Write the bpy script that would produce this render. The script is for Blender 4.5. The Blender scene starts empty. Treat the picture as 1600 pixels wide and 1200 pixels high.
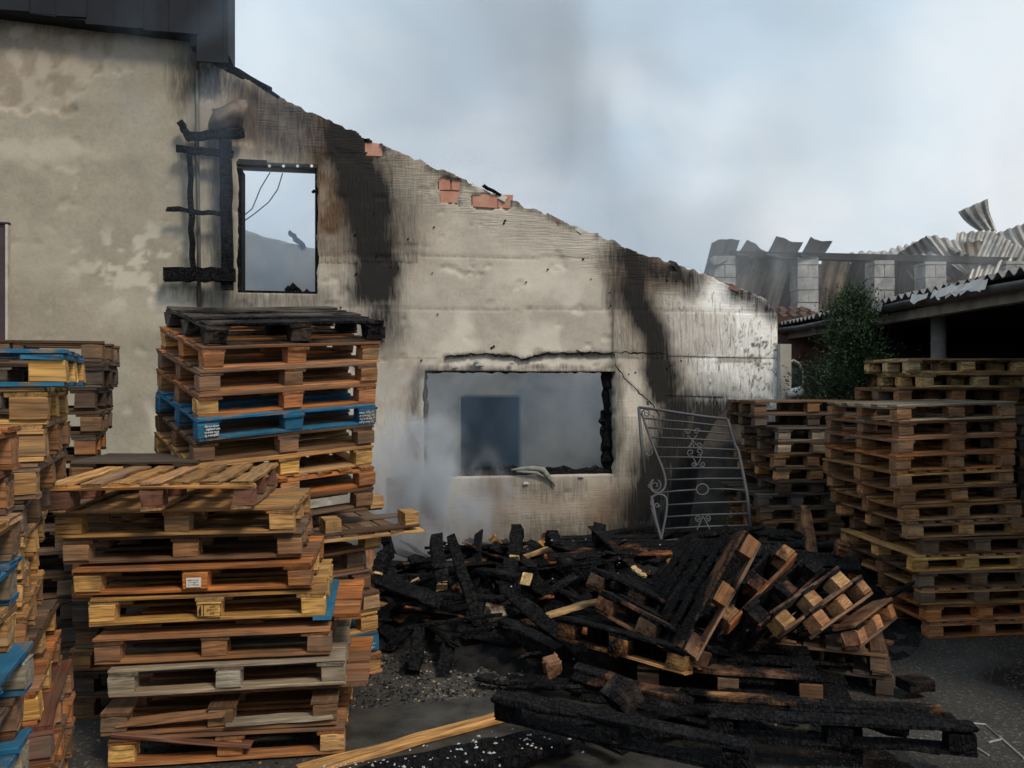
import bpy, math, random
import numpy as np
from mathutils import Vector, Matrix, Quaternion

# ---------------------------------------------------------------- camera, sky, sun, exposure
SC = bpy.context.scene
COL = SC.collection
F, CAMH = 1280.0, 2.0                     # focal length in photo pixels, eye height
cam = bpy.data.cameras.new('camera'); cam.sensor_width = 36.0; cam.lens = 36.0 * F / 1600.0
cam.clip_start = 0.05; cam.clip_end = 2000.0
camo = bpy.data.objects.new('camera', cam); COL.objects.link(camo)
camo.location = (0, 0, CAMH); camo.rotation_euler = (math.radians(90), 0, 0)
SC.camera = camo

SUN_EL, SUN_AZ = math.radians(46), math.radians(140)      # azimuth clockwise from +Y: behind the camera, to the right
w = bpy.data.worlds.new('World'); SC.world = w; w.use_nodes = True
nt = w.node_tree; nt.nodes.clear()
def wn(t, **k):
    n = nt.nodes.new(t)
    for a, b in k.items(): setattr(n, a, b)
    return n
out = wn('ShaderNodeOutputWorld'); bg = wn('ShaderNodeBackground'); bg.inputs['Strength'].default_value = 0.1
sky = wn('ShaderNodeTexSky', sky_type='NISHITA', sun_disc=False, sun_elevation=SUN_EL, sun_rotation=SUN_AZ)
sky.dust_density = 2.0
tc = wn('ShaderNodeTexCoord')
mp = wn('ShaderNodeMapping'); mp.inputs['Scale'].default_value = (1.3, 1.3, 2.0); mp.inputs['Location'].default_value = (-3.69, 3.16, 3.80)
n1 = wn('ShaderNodeTexNoise'); n1.inputs['Scale'].default_value = 1.55; n1.inputs['Detail'].default_value = 7; n1.inputs['Roughness'].default_value = 0.52
n1.inputs['Distortion'].default_value = 0.35
r1 = wn('ShaderNodeValToRGB'); r1.color_ramp.elements[0].position = 0.42; r1.color_ramp.elements[1].position = 0.62
r1.color_ramp.elements[0].color = (4.6, 5.3, 6.1, 1); r1.color_ramp.elements[1].color = (8.0, 8.0, 8.0, 1)
n2 = wn('ShaderNodeTexNoise'); n2.inputs['Scale'].default_value = 1.1; n2.inputs['Detail'].default_value = 5; n2.inputs['Roughness'].default_value = 0.5
r2 = wn('ShaderNodeValToRGB'); r2.color_ramp.elements[0].position = 0.40; r2.color_ramp.elements[1].position = 0.60
r2.color_ramp.elements[0].color = (0.3, 0.3, 0.3, 1); r2.color_ramp.elements[1].color = (1, 1, 1, 1)
mx = wn('ShaderNodeMix', data_type='RGBA')
blue = wn('ShaderNodeMix', data_type='RGBA'); blue.inputs[0].default_value = 0.78
blue.inputs[7].default_value = (5.7, 7.8, 9.2, 1)
L = nt.links.new
L(tc.outputs['Generated'], mp.inputs['Vector']); L(mp.outputs['Vector'], n1.inputs['Vector'])
mp2 = wn('ShaderNodeMapping'); mp2.inputs['Location'].default_value = (-1.15, -2.23, -3.04); L(tc.outputs['Generated'], mp2.inputs['Vector']); L(mp2.outputs['Vector'], n2.inputs['Vector'])
L(n1.outputs['Fac'], r1.inputs['Fac']); L(n2.outputs['Fac'], r2.inputs['Fac'])
L(sky.outputs['Color'], blue.inputs[6]); L(r2.outputs['Color'], mx.inputs[0]); L(blue.outputs[2], mx.inputs[6]); L(r1.outputs['Color'], mx.inputs[7])
L(mx.outputs[2], bg.inputs['Color']); L(bg.outputs['Background'], out.inputs['Surface'])

sun = bpy.data.lights.new('sun', 'SUN'); sun.energy = 2.1; sun.angle = math.radians(13); sun.color = (1.0, 0.88, 0.70)
suno = bpy.data.objects.new('sun', sun); COL.objects.link(suno)
sd = Vector((math.sin(SUN_AZ) * math.cos(SUN_EL), math.cos(SUN_AZ) * math.cos(SUN_EL), math.sin(SUN_EL)))
suno.rotation_euler = (-sd).to_track_quat('-Z', 'Y').to_euler(); suno.location = sd * 40
vs = SC.view_settings; vs.view_transform = 'Standard'; vs.look = 'None'; vs.gamma = 1.0; vs.exposure = 0.18; vs.use_curve_mapping = False
SC.render.engine = 'CYCLES'; SC.cycles.use_denoising = True
SC.cycles.volume_step_rate = 3.0; SC.cycles.volume_max_steps = 96; SC.cycles.volume_bounces = 1
SC.cycles.max_bounces = 4; SC.cycles.glossy_bounces = 2; SC.cycles.diffuse_bounces = 2; SC.cycles.use_adaptive_sampling = True; SC.cycles.adaptive_threshold = 0.025; SC.cycles.transparent_max_bounces = 8

# ---------------------------------------------------------------- helpers
rng = random.Random(7)
def P(u, v, Y):                           # a point seen at photo pixel (u, v) that stands Y metres away
    return Vector(((u - 800) / F * Y, Y, CAMH - (v - 600) / F * Y))
def G(u, v, z=0.0):                       # the point at height z seen at pixel (u, v)
    return P(u, v, (CAMH - z) * F / (v - 600))
def _hash(ix, iy, s):
    h = (ix * 374761393 + iy * 668265263 + s * 974634541) & 0xFFFFFFFF
    h = ((h ^ (h >> 13)) * 1274126177) & 0xFFFFFFFF
    return ((h ^ (h >> 16)) & 0xFFFF) / 65535.0
def vnoise(x, y, s=0):
    x = np.asarray(x, float); y = np.asarray(y, float)
    ix = np.floor(x).astype(np.int64); iy = np.floor(y).astype(np.int64)
    fx = x - ix; fy = y - iy; fx = fx * fx * (3 - 2 * fx); fy = fy * fy * (3 - 2 * fy)
    a = _hash(ix, iy, s); b = _hash(ix + 1, iy, s); c = _hash(ix, iy + 1, s); d = _hash(ix + 1, iy + 1, s)
    return (a * (1 - fx) + b * fx) * (1 - fy) + (c * (1 - fx) + d * fx) * fy
def fbm(x, y, s=0, o=4):
    t = 0; a = 0.5; n = 0
    for i in range(o):
        t = t + a * vnoise(x * 2 ** i, y * 2 ** i, s + i * 17); n += a; a *= 0.5
    return t / n
def sstep(a, b, x):
    t = np.clip((np.asarray(x, float) - a) / (b - a), 0, 1); return t * t * (3 - 2 * t)

def link(o, parent=None):
    COL.objects.link(o)
    if parent is not None: o.parent = parent
    return o
def empty(name, M=None):
    o = bpy.data.objects.new(name, None); o.empty_display_size = 0.1; link(o)
    if M is not None: o.matrix_world = M
    return o
def tag(o, label=None, cat=None, group=None, kind=None):
    if label: o['label'] = label
    if cat: o['category'] = cat
    if group: o['group'] = group
    if kind: o['kind'] = kind
    return o
def setmat(o, m):
    s = o.material_slots[0]; s.link = 'OBJECT'; s.material = m
def mesh(name, V, Fc, m=None, smooth=False):
    me = bpy.data.meshes.new(name); me.from_pydata([tuple(v) for v in V], [], [tuple(f) for f in Fc]); me.update()
    me.materials.append(m)
    if smooth: me.polygons.foreach_set('use_smooth', [True] * len(me.polygons))
    return me
def mobj(name, me, parent=None, m=None, M=None, color=None):
    o = bpy.data.objects.new(name, me); link(o, parent)
    if M is not None: o.matrix_basis = M
    if m is not None: setmat(o, m)
    if color is not None: o.color = color
    return o

class MB:                                 # collects simple solids into one mesh
    def __init__(s): s.V = []; s.F = []
    def add(s, V, Fc):
        n = len(s.V); s.V += [tuple(v) for v in V]; s.F += [tuple(i + n for i in f) for f in Fc]; return s
    def box(s, c, d, R=None):
        x, y, z = d[0] / 2, d[1] / 2, d[2] / 2
        V = [Vector(p) for p in ((-x,-y,-z),(x,-y,-z),(x,y,-z),(-x,y,-z),(-x,-y,z),(x,-y,z),(x,y,z),(-x,y,z))]
        if R is not None: V = [R @ v for v in V]
        c = Vector(c)
        return s.add([v + c for v in V], [(0,3,2,1),(4,5,6,7),(0,1,5,4),(1,2,6,5),(2,3,7,6),(3,0,4,7)])
    def tube(s, pts, r, n=6, closed=False):
        pts = [Vector(p) for p in pts]; k = len(pts); V = []; Fc = []
        up = Vector((0, 1, 0.01))
        for i, p in enumerate(pts):
            t = (pts[(i + 1) % k] - pts[i - 1]) if closed else (pts[min(i + 1, k - 1)] - pts[max(i - 1, 0)])
            t.normalize(); a = t.cross(up)
            if a.length < 1e-3: a = t.cross(Vector((1, 0, 0)))
            a.normalize(); b = t.cross(a)
            rr = r[i] if isinstance(r, (list, tuple)) else r
            for j in range(n):
                g = 2 * math.pi * j / n; V.append(p + a * (rr * math.cos(g)) + b * (rr * math.sin(g)))
        for i in range(k if closed else k - 1):
            for j in range(n):
                i2 = (i + 1) % k; j2 = (j + 1) % n
                Fc.append((i * n + j, i * n + j2, i2 * n + j2, i2 * n + j))
        if not closed: Fc += [tuple(range(n))[::-1], tuple((k - 1) * n + j for j in range(n))]
        return s.add(V, Fc)
    def build(s, name, m, parent=None, smooth=False, M=None, color=None):
        me = mesh(name, s.V, s.F, m, smooth); return mobj(name, me, parent, M=M, color=color)

# a sawn board / block with uneven edges; local x is its length, origin at its centre
_bc = {}
def board_mesh(lx, ly, lz, var=0, rough=1.0, n=4):
    key = (round(lx, 3), round(ly, 3), round(lz, 3), var, rough, n)
    if key in _bc: return _bc[key]
    r = random.Random(hash(key) & 0xFFFFFF)
    c = min(0.005, ly * 0.12, lz * 0.16) * (1 if rough < 3 else 1.6)
    y, z = ly / 2, lz / 2
    ring = [(-y + c, -z), (y - c, -z), (y, -z + c), (y, z - c), (y - c, z), (-y + c, z), (-y, z - c), (-y, -z + c)]
    V = []; Fc = []
    j = 0.0028 * rough
    bow = r.uniform(-1, 1) * 0.003 * rough * min(lx, 1.2)
    for i in range(n + 1):
        t = i / n; x = (t - 0.5) * lx
        dy = r.uniform(-j, j) * 1.4; dz = bow * (4 * t * (1 - t)) + r.uniform(-j, j) * 0.5
        shrink = 1.0
        if rough >= 3: shrink = 1 - r.uniform(0, 0.10) - (0.25 * r.random() if i in (0, n) else 0)
        for (a, b) in ring:
            ex = r.uniform(-1, 1) * (0.005 if rough < 2 else 0.014 * rough / 3) if i in (0, n) else 0
            V.append((x + ex, a * shrink + dy + r.uniform(-j, j) * 0.5, b * shrink + dz + r.uniform(-j, j) * 0.5))
    for i in range(n):
        for k in range(8):
            k2 = (k + 1) % 8; Fc.append((i * 8 + k, (i + 1) * 8 + k, (i + 1) * 8 + k2, i * 8 + k2))
    Fc.append(tuple(range(8))); Fc.append(tuple(n * 8 + k for k in range(8))[::-1])
    Fc = [f[::-1] for f in Fc]
    me = mesh('board', V, Fc, None)
    _bc[key] = me
    return me

# ---------------------------------------------------------------- materials
class NM:
    def __init__(s, name, rough=0.8, spec=0.3):
        s.m = bpy.data.materials.new(name); s.m.use_nodes = True; s.t = s.m.node_tree
        s.b = s.t.nodes['Principled BSDF']; s.o = s.t.nodes['Material Output']
        s.b.inputs['Roughness'].default_value = rough; s.b.inputs['Specular IOR Level'].default_value = spec
    def n(s, ty, ins=None, **k):
        n = s.t.nodes.new(ty)
        for a, b in k.items(): setattr(n, a, b)
        if ins:
            for a, b in ins.items():
                if hasattr(b, 'is_output') or isinstance(b, bpy.types.NodeSocket): s.t.links.new(b, n.inputs[a])
                else: n.inputs[a].default_value = b
        return n
    def l(s, a, b): s.t.links.new(a, b)
    def math(s, op, a, b=None, clamp=False):
        n = s.n('ShaderNodeMath', operation=op, use_clamp=clamp)
        for i, x in enumerate((a, b)):
            if x is None: continue
            if isinstance(x, (int, float)): n.inputs[i].default_value = x
            else: s.l(x, n.inputs[i])
        return n.outputs[0]
    def mix(s, f, a, b, bt='MIX'):
        n = s.n('ShaderNodeMix', data_type='RGBA', blend_type=bt)
        for i, x in ((0, f), (6, a), (7, b)):
            if isinstance(x, (int, float)): n.inputs[i].default_value = x
            elif isinstance(x, tuple): n.inputs[i].default_value = x if len(x) == 4 else x + (1,)
            else: s.l(x, n.inputs[i])
        return n.outputs[2]
    def noise(s, vec, scale, detail=4, rough=0.55, dist=0.0):
        n = s.n('ShaderNodeTexNoise', {'Scale': scale, 'Detail': detail, 'Roughness': rough, 'Distortion': dist})
        if vec is not None: s.l(vec, n.inputs['Vector'])
        return n.outputs['Fac']
    def ramp(s, f, *stops):
        n = s.n('ShaderNodeValToRGB'); e = n.color_ramp.elements
        while len(e) < len(stops): e.new(0.5)
        for el, (p, c) in zip(e, stops):
            el.position = p; el.color = (c, c, c, 1) if isinstance(c, (int, float)) else (c if len(c) == 4 else c + (1,))
        s.l(f, n.inputs['Fac']); return n.outputs['Color']
    def mapping(s, vec, scale=(1, 1, 1), loc=None):
        n = s.n('ShaderNodeMapping', {'Scale': scale}); s.l(vec, n.inputs['Vector'])
        if loc is not None:
            if isinstance(loc, tuple): n.inputs['Location'].default_value = loc
            else: s.l(loc, n.inputs['Location'])
        return n.outputs['Vector']
    def bump(s, h, strength=0.4, dist=0.005, prev=None):
        n = s.n('ShaderNodeBump', {'Strength': strength, 'Distance': dist}); s.l(h, n.inputs['Height'])
        if prev is not None: s.l(prev, n.inputs['Normal'])
        return n.outputs['Normal']
    def obj(s): return s.n('ShaderNodeTexCoord').outputs['Object']
    def pos(s): return s.n('ShaderNodeNewGeometry').outputs['Position']

# weathered wood: base colour = object colour, object alpha = how much of it is charred
def make_wood(name, paint=None):
    k = NM(name, 0.82, 0.25); oi = k.n('ShaderNodeObjectInfo')
    rv = k.n('ShaderNodeCombineXYZ'); 
    k.l(k.math('MULTIPLY', oi.outputs['Random'], 37.0), rv.inputs[0]); k.l(k.math('MULTIPLY', oi.outputs['Random'], 91.0), rv.inputs[1]); k.l(k.math('MULTIPLY', oi.outputs['Random'], 53.0), rv.inputs[2])
    ob = k.obj()
    v = k.mapping(ob, (1.6, 30, 30), rv.outputs[0])
    g = k.noise(v, 1.0, 3, 0.6, 0.6)
    g2 = k.noise(k.mapping(ob, (5, 120, 120), rv.outputs[0]), 1.0, 1, 0.6)
    blot = k.noise(k.mapping(ob, (3.5, 5, 5), rv.outputs[0]), 1.0, 3, 0.6, 0.4)
    c = k.mix(k.ramp(g, (0.30, 0.0), (0.72, 1.0)), k.mix(1.0, oi.outputs['Color'], (0.50, 0.43, 0.36), 'MULTIPLY'), k.mix(1.0, oi.outputs['Color'], (1.30, 1.26, 1.18), 'MULTIPLY'))
    c = k.mix(k.ramp(g2, (0.33, 0.6), (0.52, 0.0)), c, (0.03, 0.018, 0.012))
    # grey weathering and dirt that lie on the wood
    c = k.mix(k.ramp(blot, (0.46, 0.0), (0.74, 0.72)), c, (0.085, 0.062, 0.045))
    c = k.mix(k.ramp(k.noise(k.mapping(ob, (2, 9, 9), rv.outputs[0]), 1.3, 3), (0.62, 0.0), (0.78, 0.32)), c, (0.34, 0.29, 0.23))
    c = k.mix(k.ramp(k.n('ShaderNodeTexWhiteNoise', {'W': oi.outputs['Random']}, noise_dimensions='1D').outputs['Value'], (0.45, 0.0), (1.0, 0.24)), c, k.mix(g, (0.13, 0.115, 0.10), (0.34, 0.31, 0.275)))
    rough = 0.82
    if paint:
        chip = k.ramp(k.noise(k.mapping(ob, (6, 22, 22), rv.outputs[0]), 1.0, 6, 0.7), (0.52, 0.0), (0.60, 1.0))
        pc = k.mix(k.ramp(blot, (0.35, 0.0), (0.7, 1.0)), paint, tuple(0.55 * x for x in paint))
        c = k.mix(k.math('MULTIPLY', chip, 0.75), pc, c)
    # char, by place in the yard
    ch = k.noise(k.pos(), 3.1, 4, 0.65, 0.3)
    thr = k.math('SUBTRACT', 1.08, k.math('MULTIPLY', oi.outputs['Alpha'], 1.16))
    f = k.n('ShaderNodeMapRange', {'Value': ch, 'To Min': 0.0, 'To Max': 1.0}); k.l(k.math('SUBTRACT', thr, 0.07), f.inputs['From Min']); k.l(k.math('ADD', thr, 0.07), f.inputs['From Max'])
    cc = k.mix(k.ramp(k.noise(k.pos(), 40, 1), (0.4, 0.0), (0.75, 1.0)), (0.004, 0.004, 0.005), (0.016, 0.016, 0.017))
    cc = k.mix(k.ramp(k.noise(k.pos(), 6, 3, 0.6), (0.58, 0.0), (0.80, 0.5)), cc, (0.055, 0.053, 0.052))
    halo = k.n('ShaderNodeMapRange', {'Value': ch, 'To Min': 0.0, 'To Max': 0.85}); k.l(k.math('SUBTRACT', thr, 0.22), halo.inputs['From Min']); k.l(thr, halo.inputs['From Max'])
    c = k.mix(halo.outputs[0], c, k.mix(1.0, c, (0.28, 0.18, 0.12), 'MULTIPLY'))
    c = k.mix(f.outputs[0], c, cc)
    k.l(c, k.b.inputs['Base Color'])
    sr = k.n('ShaderNodeMapRange', {'Value': f.outputs[0], 'To Min': 0.25, 'To Max': 0.07}); k.l(sr.outputs[0], k.b.inputs['Specular IOR Level'])
    rr = k.n('ShaderNodeMapRange', {'Value': f.outputs[0], 'To Min': 0.82, 'To Max': 0.75}); k.l(rr.outputs[0], k.b.inputs['Roughness'])
    b1 = k.bump(k.math('ADD', g, k.math('MULTIPLY', g2, 0.5)), 0.5, 0.004)
    vo = k.n('ShaderNodeTexVoronoi', {'Scale': 1.0}, feature='DISTANCE_TO_EDGE'); k.l(k.mapping(ob, (34, 17, 17), rv.outputs[0]), vo.inputs['Vector'])
    cr = k.math('MULTIPLY', k.ramp(vo.outputs['Distance'], (0.0, 0.0), (0.16, 1.0)), f.outputs[0])
    k.l(k.bump(cr, 0.75, 0.010, b1), k.b.inputs['Normal'])
    return k.m
WOOD = make_wood('weathered_wood')
BLUE = make_wood('blue_painted_wood', (0.020, 0.130, 0.245))

def plain(name, c, rough=0.8, spec=0.3, metal=0.0, var=0.35, scale=6.0, bump=0.3, bscale=40.0, bd=0.004, c2=None, pos=True):
    k = NM(name, rough, spec); k.b.inputs['Metallic'].default_value = metal
    v = k.pos() if pos else k.obj()
    n = k.noise(v, scale, 6, 0.62, 0.3)
    c2 = c2 or tuple(x * (1 - var) for x in c)
    k.l(k.mix(k.ramp(n, (0.35, 0.0), (0.68, 1.0)), c2, c), k.b.inputs['Base Color'])
    if bump: k.l(k.bump(k.noise(v, bscale, 4, 0.6), bump, bd), k.b.inputs['Normal'])
    return k.m
def make_char():
    k = NM('charcoal', 0.72, 0.08); ob = k.obj(); p = k.pos()
    c = k.mix(k.ramp(k.noise(p, 30, 4), (0.4, 0.0), (0.75, 1.0)), (0.0035, 0.0035, 0.004), (0.016, 0.016, 0.017))
    c = k.mix(k.ramp(k.noise(p, 5, 4, 0.65), (0.58, 0.0), (0.80, 0.5)), c, (0.055, 0.053, 0.052))
    k.l(c, k.b.inputs['Base Color'])
    vo = k.n('ShaderNodeTexVoronoi', {'Scale': 1.0}, feature='DISTANCE_TO_EDGE'); k.l(k.mapping(ob, (30, 15, 15)), vo.inputs['Vector'])
    k.l(k.bump(k.ramp(vo.outputs['Distance'], (0.0, 0.0), (0.14, 1.0)), 0.8, 0.012, k.bump(k.noise(p, 25, 2), 0.3, 0.008)), k.b.inputs['Normal'])
    return k.m
CHAR = make_char()
BRICK = plain('brick_red', (0.50, 0.29, 0.22), 0.9, 0.2, var=0.45, scale=9, c2=(0.42, 0.19, 0.135))
OLDBRICK = plain('brick_sooty', (0.30, 0.17, 0.13), 0.9, 0.2, scale=9, c2=(0.13, 0.08, 0.065))
IRON = plain('wrought_iron', (0.085, 0.088, 0.10), 0.6, 0.3, 0.2, scale=14, c2=(0.07, 0.07, 0.075))
WHITE = plain('white_plastic', (0.72, 0.72, 0.70), 0.5, 0.4, var=0.2)
DARKMETAL = plain('sooty_metal', (0.05, 0.05, 0.055), 0.55, 0.4, 0.4, scale=5, c2=(0.02, 0.02, 0.022))
# ---------------------------------------------------------------- ground
def make_ground():
    k = NM('wet_asphalt', 0.75, 0.4); p = k.pos()
    g = k.noise(p, 90, 3, 0.7); b = k.noise(p, 1.3, 5, 0.6, 0.5); st = k.noise(p, 34, 2, 0.5)
    c = k.mix(k.ramp(g, (0.38, 0.0), (0.68, 1.0)), (0.022, 0.020, 0.018), (0.092, 0.084, 0.074))
    c = k.mix(k.ramp(st, (0.58, 0.0), (0.68, 0.9)), c, (0.19, 0.175, 0.155))
    c = k.mix(k.ramp(b, (0.38, 0.75), (0.62, 0.0)), c, (0.018, 0.017, 0.016))
    wet = k.ramp(k.noise(k.mapping(p, (1, 1, 1), (4.2, 1.7, 0)), 0.9, 4, 0.5, 0.3), (0.56, 0.0), (0.63, 1.0))
    c = k.mix(k.math('MULTIPLY', wet, 0.6), c, (0.012, 0.012, 0.012))
    k.l(c, k.b.inputs['Base Color'])
    mr = k.n('ShaderNodeMapRange', {'Value': wet, 'To Min': 0.68, 'To Max': 0.12}); k.l(mr.outputs[0], k.b.inputs['Roughness'])
    h = k.math('MULTIPLY', k.math('ADD', g, st), k.math('SUBTRACT', 1.0, wet))
    k.l(k.bump(h, 0.8, 0.012), k.b.inputs['Normal'])
    return k.m
ASPHALT = make_ground()
m_ = MB(); m_.add([(-250, -250, 0), (250, -250, 0), (250, 250, 0), (-250, 250, 0)], [(0, 1, 2, 3)])
tag(m_.build('ground', ASPHALT), kind='structure')
CONC = plain('damp_concrete', (0.062, 0.056, 0.047), 0.5, 0.4, scale=5, var=0.75, bump=.7, bscale=70, bd=.008)
# a slightly raised concrete apron in front of the heap, its far edge crossing the yard
e1, e2 = G(560, 1112), G(800, 1086)
dv_ = (e2 - e1); a_ = e1 - dv_ * 0.15; b_ = e2 + dv_ * 0.9
f_ = Vector((0.25, -2.6, 0))
m_ = MB(); T_ = 0.012
q = [a_, b_, b_ + f_, a_ + f_]
m_.add([(v.x, v.y, 0.001) for v in q] + [(v.x, v.y, T_) for v in q], [(0, 1, 2, 3), (4, 7, 6, 5), (0, 4, 5, 1), (1, 5, 6, 2), (2, 6, 7, 3), (3, 7, 4, 0)])
tag(m_.build('pavement_slab', CONC), kind='structure')

# ---------------------------------------------------------------- the two house walls
PHI = math.radians(10)
WO = Vector((-490 / F * 8.8, 8.8, 0))
WM = Matrix.Translation(WO) @ Matrix.Rotation(PHI, 4, 'Z')
WMI = WM.inverted()
def W(u, v, dy=0.0):                      # photo pixel -> (s, z) on the wall plane
    d = Vector(((u - 800) / F, 1, -(v - 600) / F)); c = Vector((0, 0, CAMH))
    nrm = Vector((-math.sin(PHI), math.cos(PHI), 0)); o = WO + nrm * dy
    t = (o - c).dot(nrm) / d.dot(nrm); p = WMI @ (c + d * t)
    return p.x, p.z
def to_px(s, z):
    x = WO.x + s * math.cos(PHI); y = WO.y + s * math.sin(PHI)
    return 800 + F * x / y, 600 + F * (CAMH - z) / y

def make_plaster(name, base, light, pink):
    k = NM(name, 0.88, 0.25); ob = k.obj()
    at = k.n('ShaderNodeAttribute', attribute_name='m1').outputs['Color']; at2 = k.n('ShaderNodeAttribute', attribute_name='m2').outputs['Color']
    sp = k.n('ShaderNodeSeparateColor'); k.l(at, sp.inputs[0]); sp2 = k.n('ShaderNodeSeparateColor'); k.l(at2, sp2.inputs[0])
    soot, white, rv = sp.outputs[0], sp.outputs[1], sp.outputs[2]
    rh, brown, lite = sp2.outputs[0], sp2.outputs[1], sp2.outputs[2]
    big = k.noise(ob, 1.6, 5, 0.66, 0.5); fine = k.noise(ob, 26, 3, 0.65)
    wvf = k.ramp(k.noise(k.mapping(ob, (30, 1, 3.4)), 1.0, 3, 0.55, 1.0), (0.34, 0.0), (0.62, 1.0))
    whf = k.ramp(k.noise(k.mapping(ob, (3.2, 1, 46)), 1.0, 3, 0.55, 0.9), (0.36, 0.0), (0.62, 1.0))
    patch = k.ramp(k.noise(ob, 2.6, 3, 0.5), (0.30, 0.45), (0.6, 1.0))
    ridge = k.math('ADD', k.math('MULTIPLY', wvf, rv), k.math('MULTIPLY', k.math('MULTIPLY', whf, rh), 0.45))
    groove = k.math('MULTIPLY', patch, k.math('ADD', k.math('MULTIPLY', k.math('SUBTRACT', 1.0, wvf), rv), k.math('MULTIPLY', k.math('MULTIPLY', k.math('SUBTRACT', 1.0, whf), rh), 0.18)))
    c = k.mix(k.ramp(big, (0.32, 0.0), (0.70, 1.0)), tuple(0.70 * x for x in base), base)
    c = k.mix(k.ramp(fine, (0.3, 0.30), (0.55, 0.0)), c, tuple(0.5 * x for x in base))
    c = k.mix(lite, c, light)
    c = k.mix(k.ramp(k.noise(ob, 95, 2), (0.70, 0.0), (0.76, 0.6)), c, (0.12, 0.11, 0.10))
    c = k.mix(brown, c, k.mix(fine, (0.10, 0.055, 0.03), (0.24, 0.15, 0.09)))
    c = k.mix(k.math('MULTIPLY', groove, 0.45), c, (0.06, 0.045, 0.033))
    # flaky insulation residue, whitened to paint in the wet glare of the sky
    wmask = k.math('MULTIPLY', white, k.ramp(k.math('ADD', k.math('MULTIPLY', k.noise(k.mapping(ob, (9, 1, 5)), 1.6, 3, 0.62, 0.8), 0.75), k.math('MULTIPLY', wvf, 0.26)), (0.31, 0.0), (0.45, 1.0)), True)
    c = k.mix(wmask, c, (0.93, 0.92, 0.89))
    # soot
    sf = k.ramp(k.math('ADD', soot, k.math('MULTIPLY', k.math('SUBTRACT', k.math('ADD', k.math('MULTIPLY', k.noise(k.mapping(ob, (5, 1, 1.6)), 2.2, 4, 0.68, 0.4), 0.6), k.math('MULTIPLY', wvf, 0.4)), 0.5), 0.60)), (0.02, 0.0), (0.86, 1.0))
    sf = k.math('MULTIPLY', sf, k.ramp(soot, (0.02, 0.0), (0.15, 1.0)))
    c = k.mix(sf, c, (0.020, 0.018, 0.017))
    k.l(c, k.b.inputs['Base Color'])
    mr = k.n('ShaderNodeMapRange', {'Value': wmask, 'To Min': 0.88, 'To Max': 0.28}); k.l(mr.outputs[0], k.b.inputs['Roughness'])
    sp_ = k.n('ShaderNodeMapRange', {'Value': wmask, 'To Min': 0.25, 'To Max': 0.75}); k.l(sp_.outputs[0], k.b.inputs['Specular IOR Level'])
    b = k.bump(fine, 0.35, 0.006)
    k.l(k.bump(ridge, 0.9, 0.012, b), k.b.inputs['Normal'])
    return k.m

def axis_lines(a, b, step, marks):
    pts = sorted(set([a, b] + [m for m in marks if a < m < b])); out = []
    for p, q_ in zip(pts[:-1], pts[1:]):
        n = max(1, int(round((q_ - p) / step))); out += [p + (q_ - p) * i / n for i in range(n)]
    return np.array(out + [b])

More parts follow.
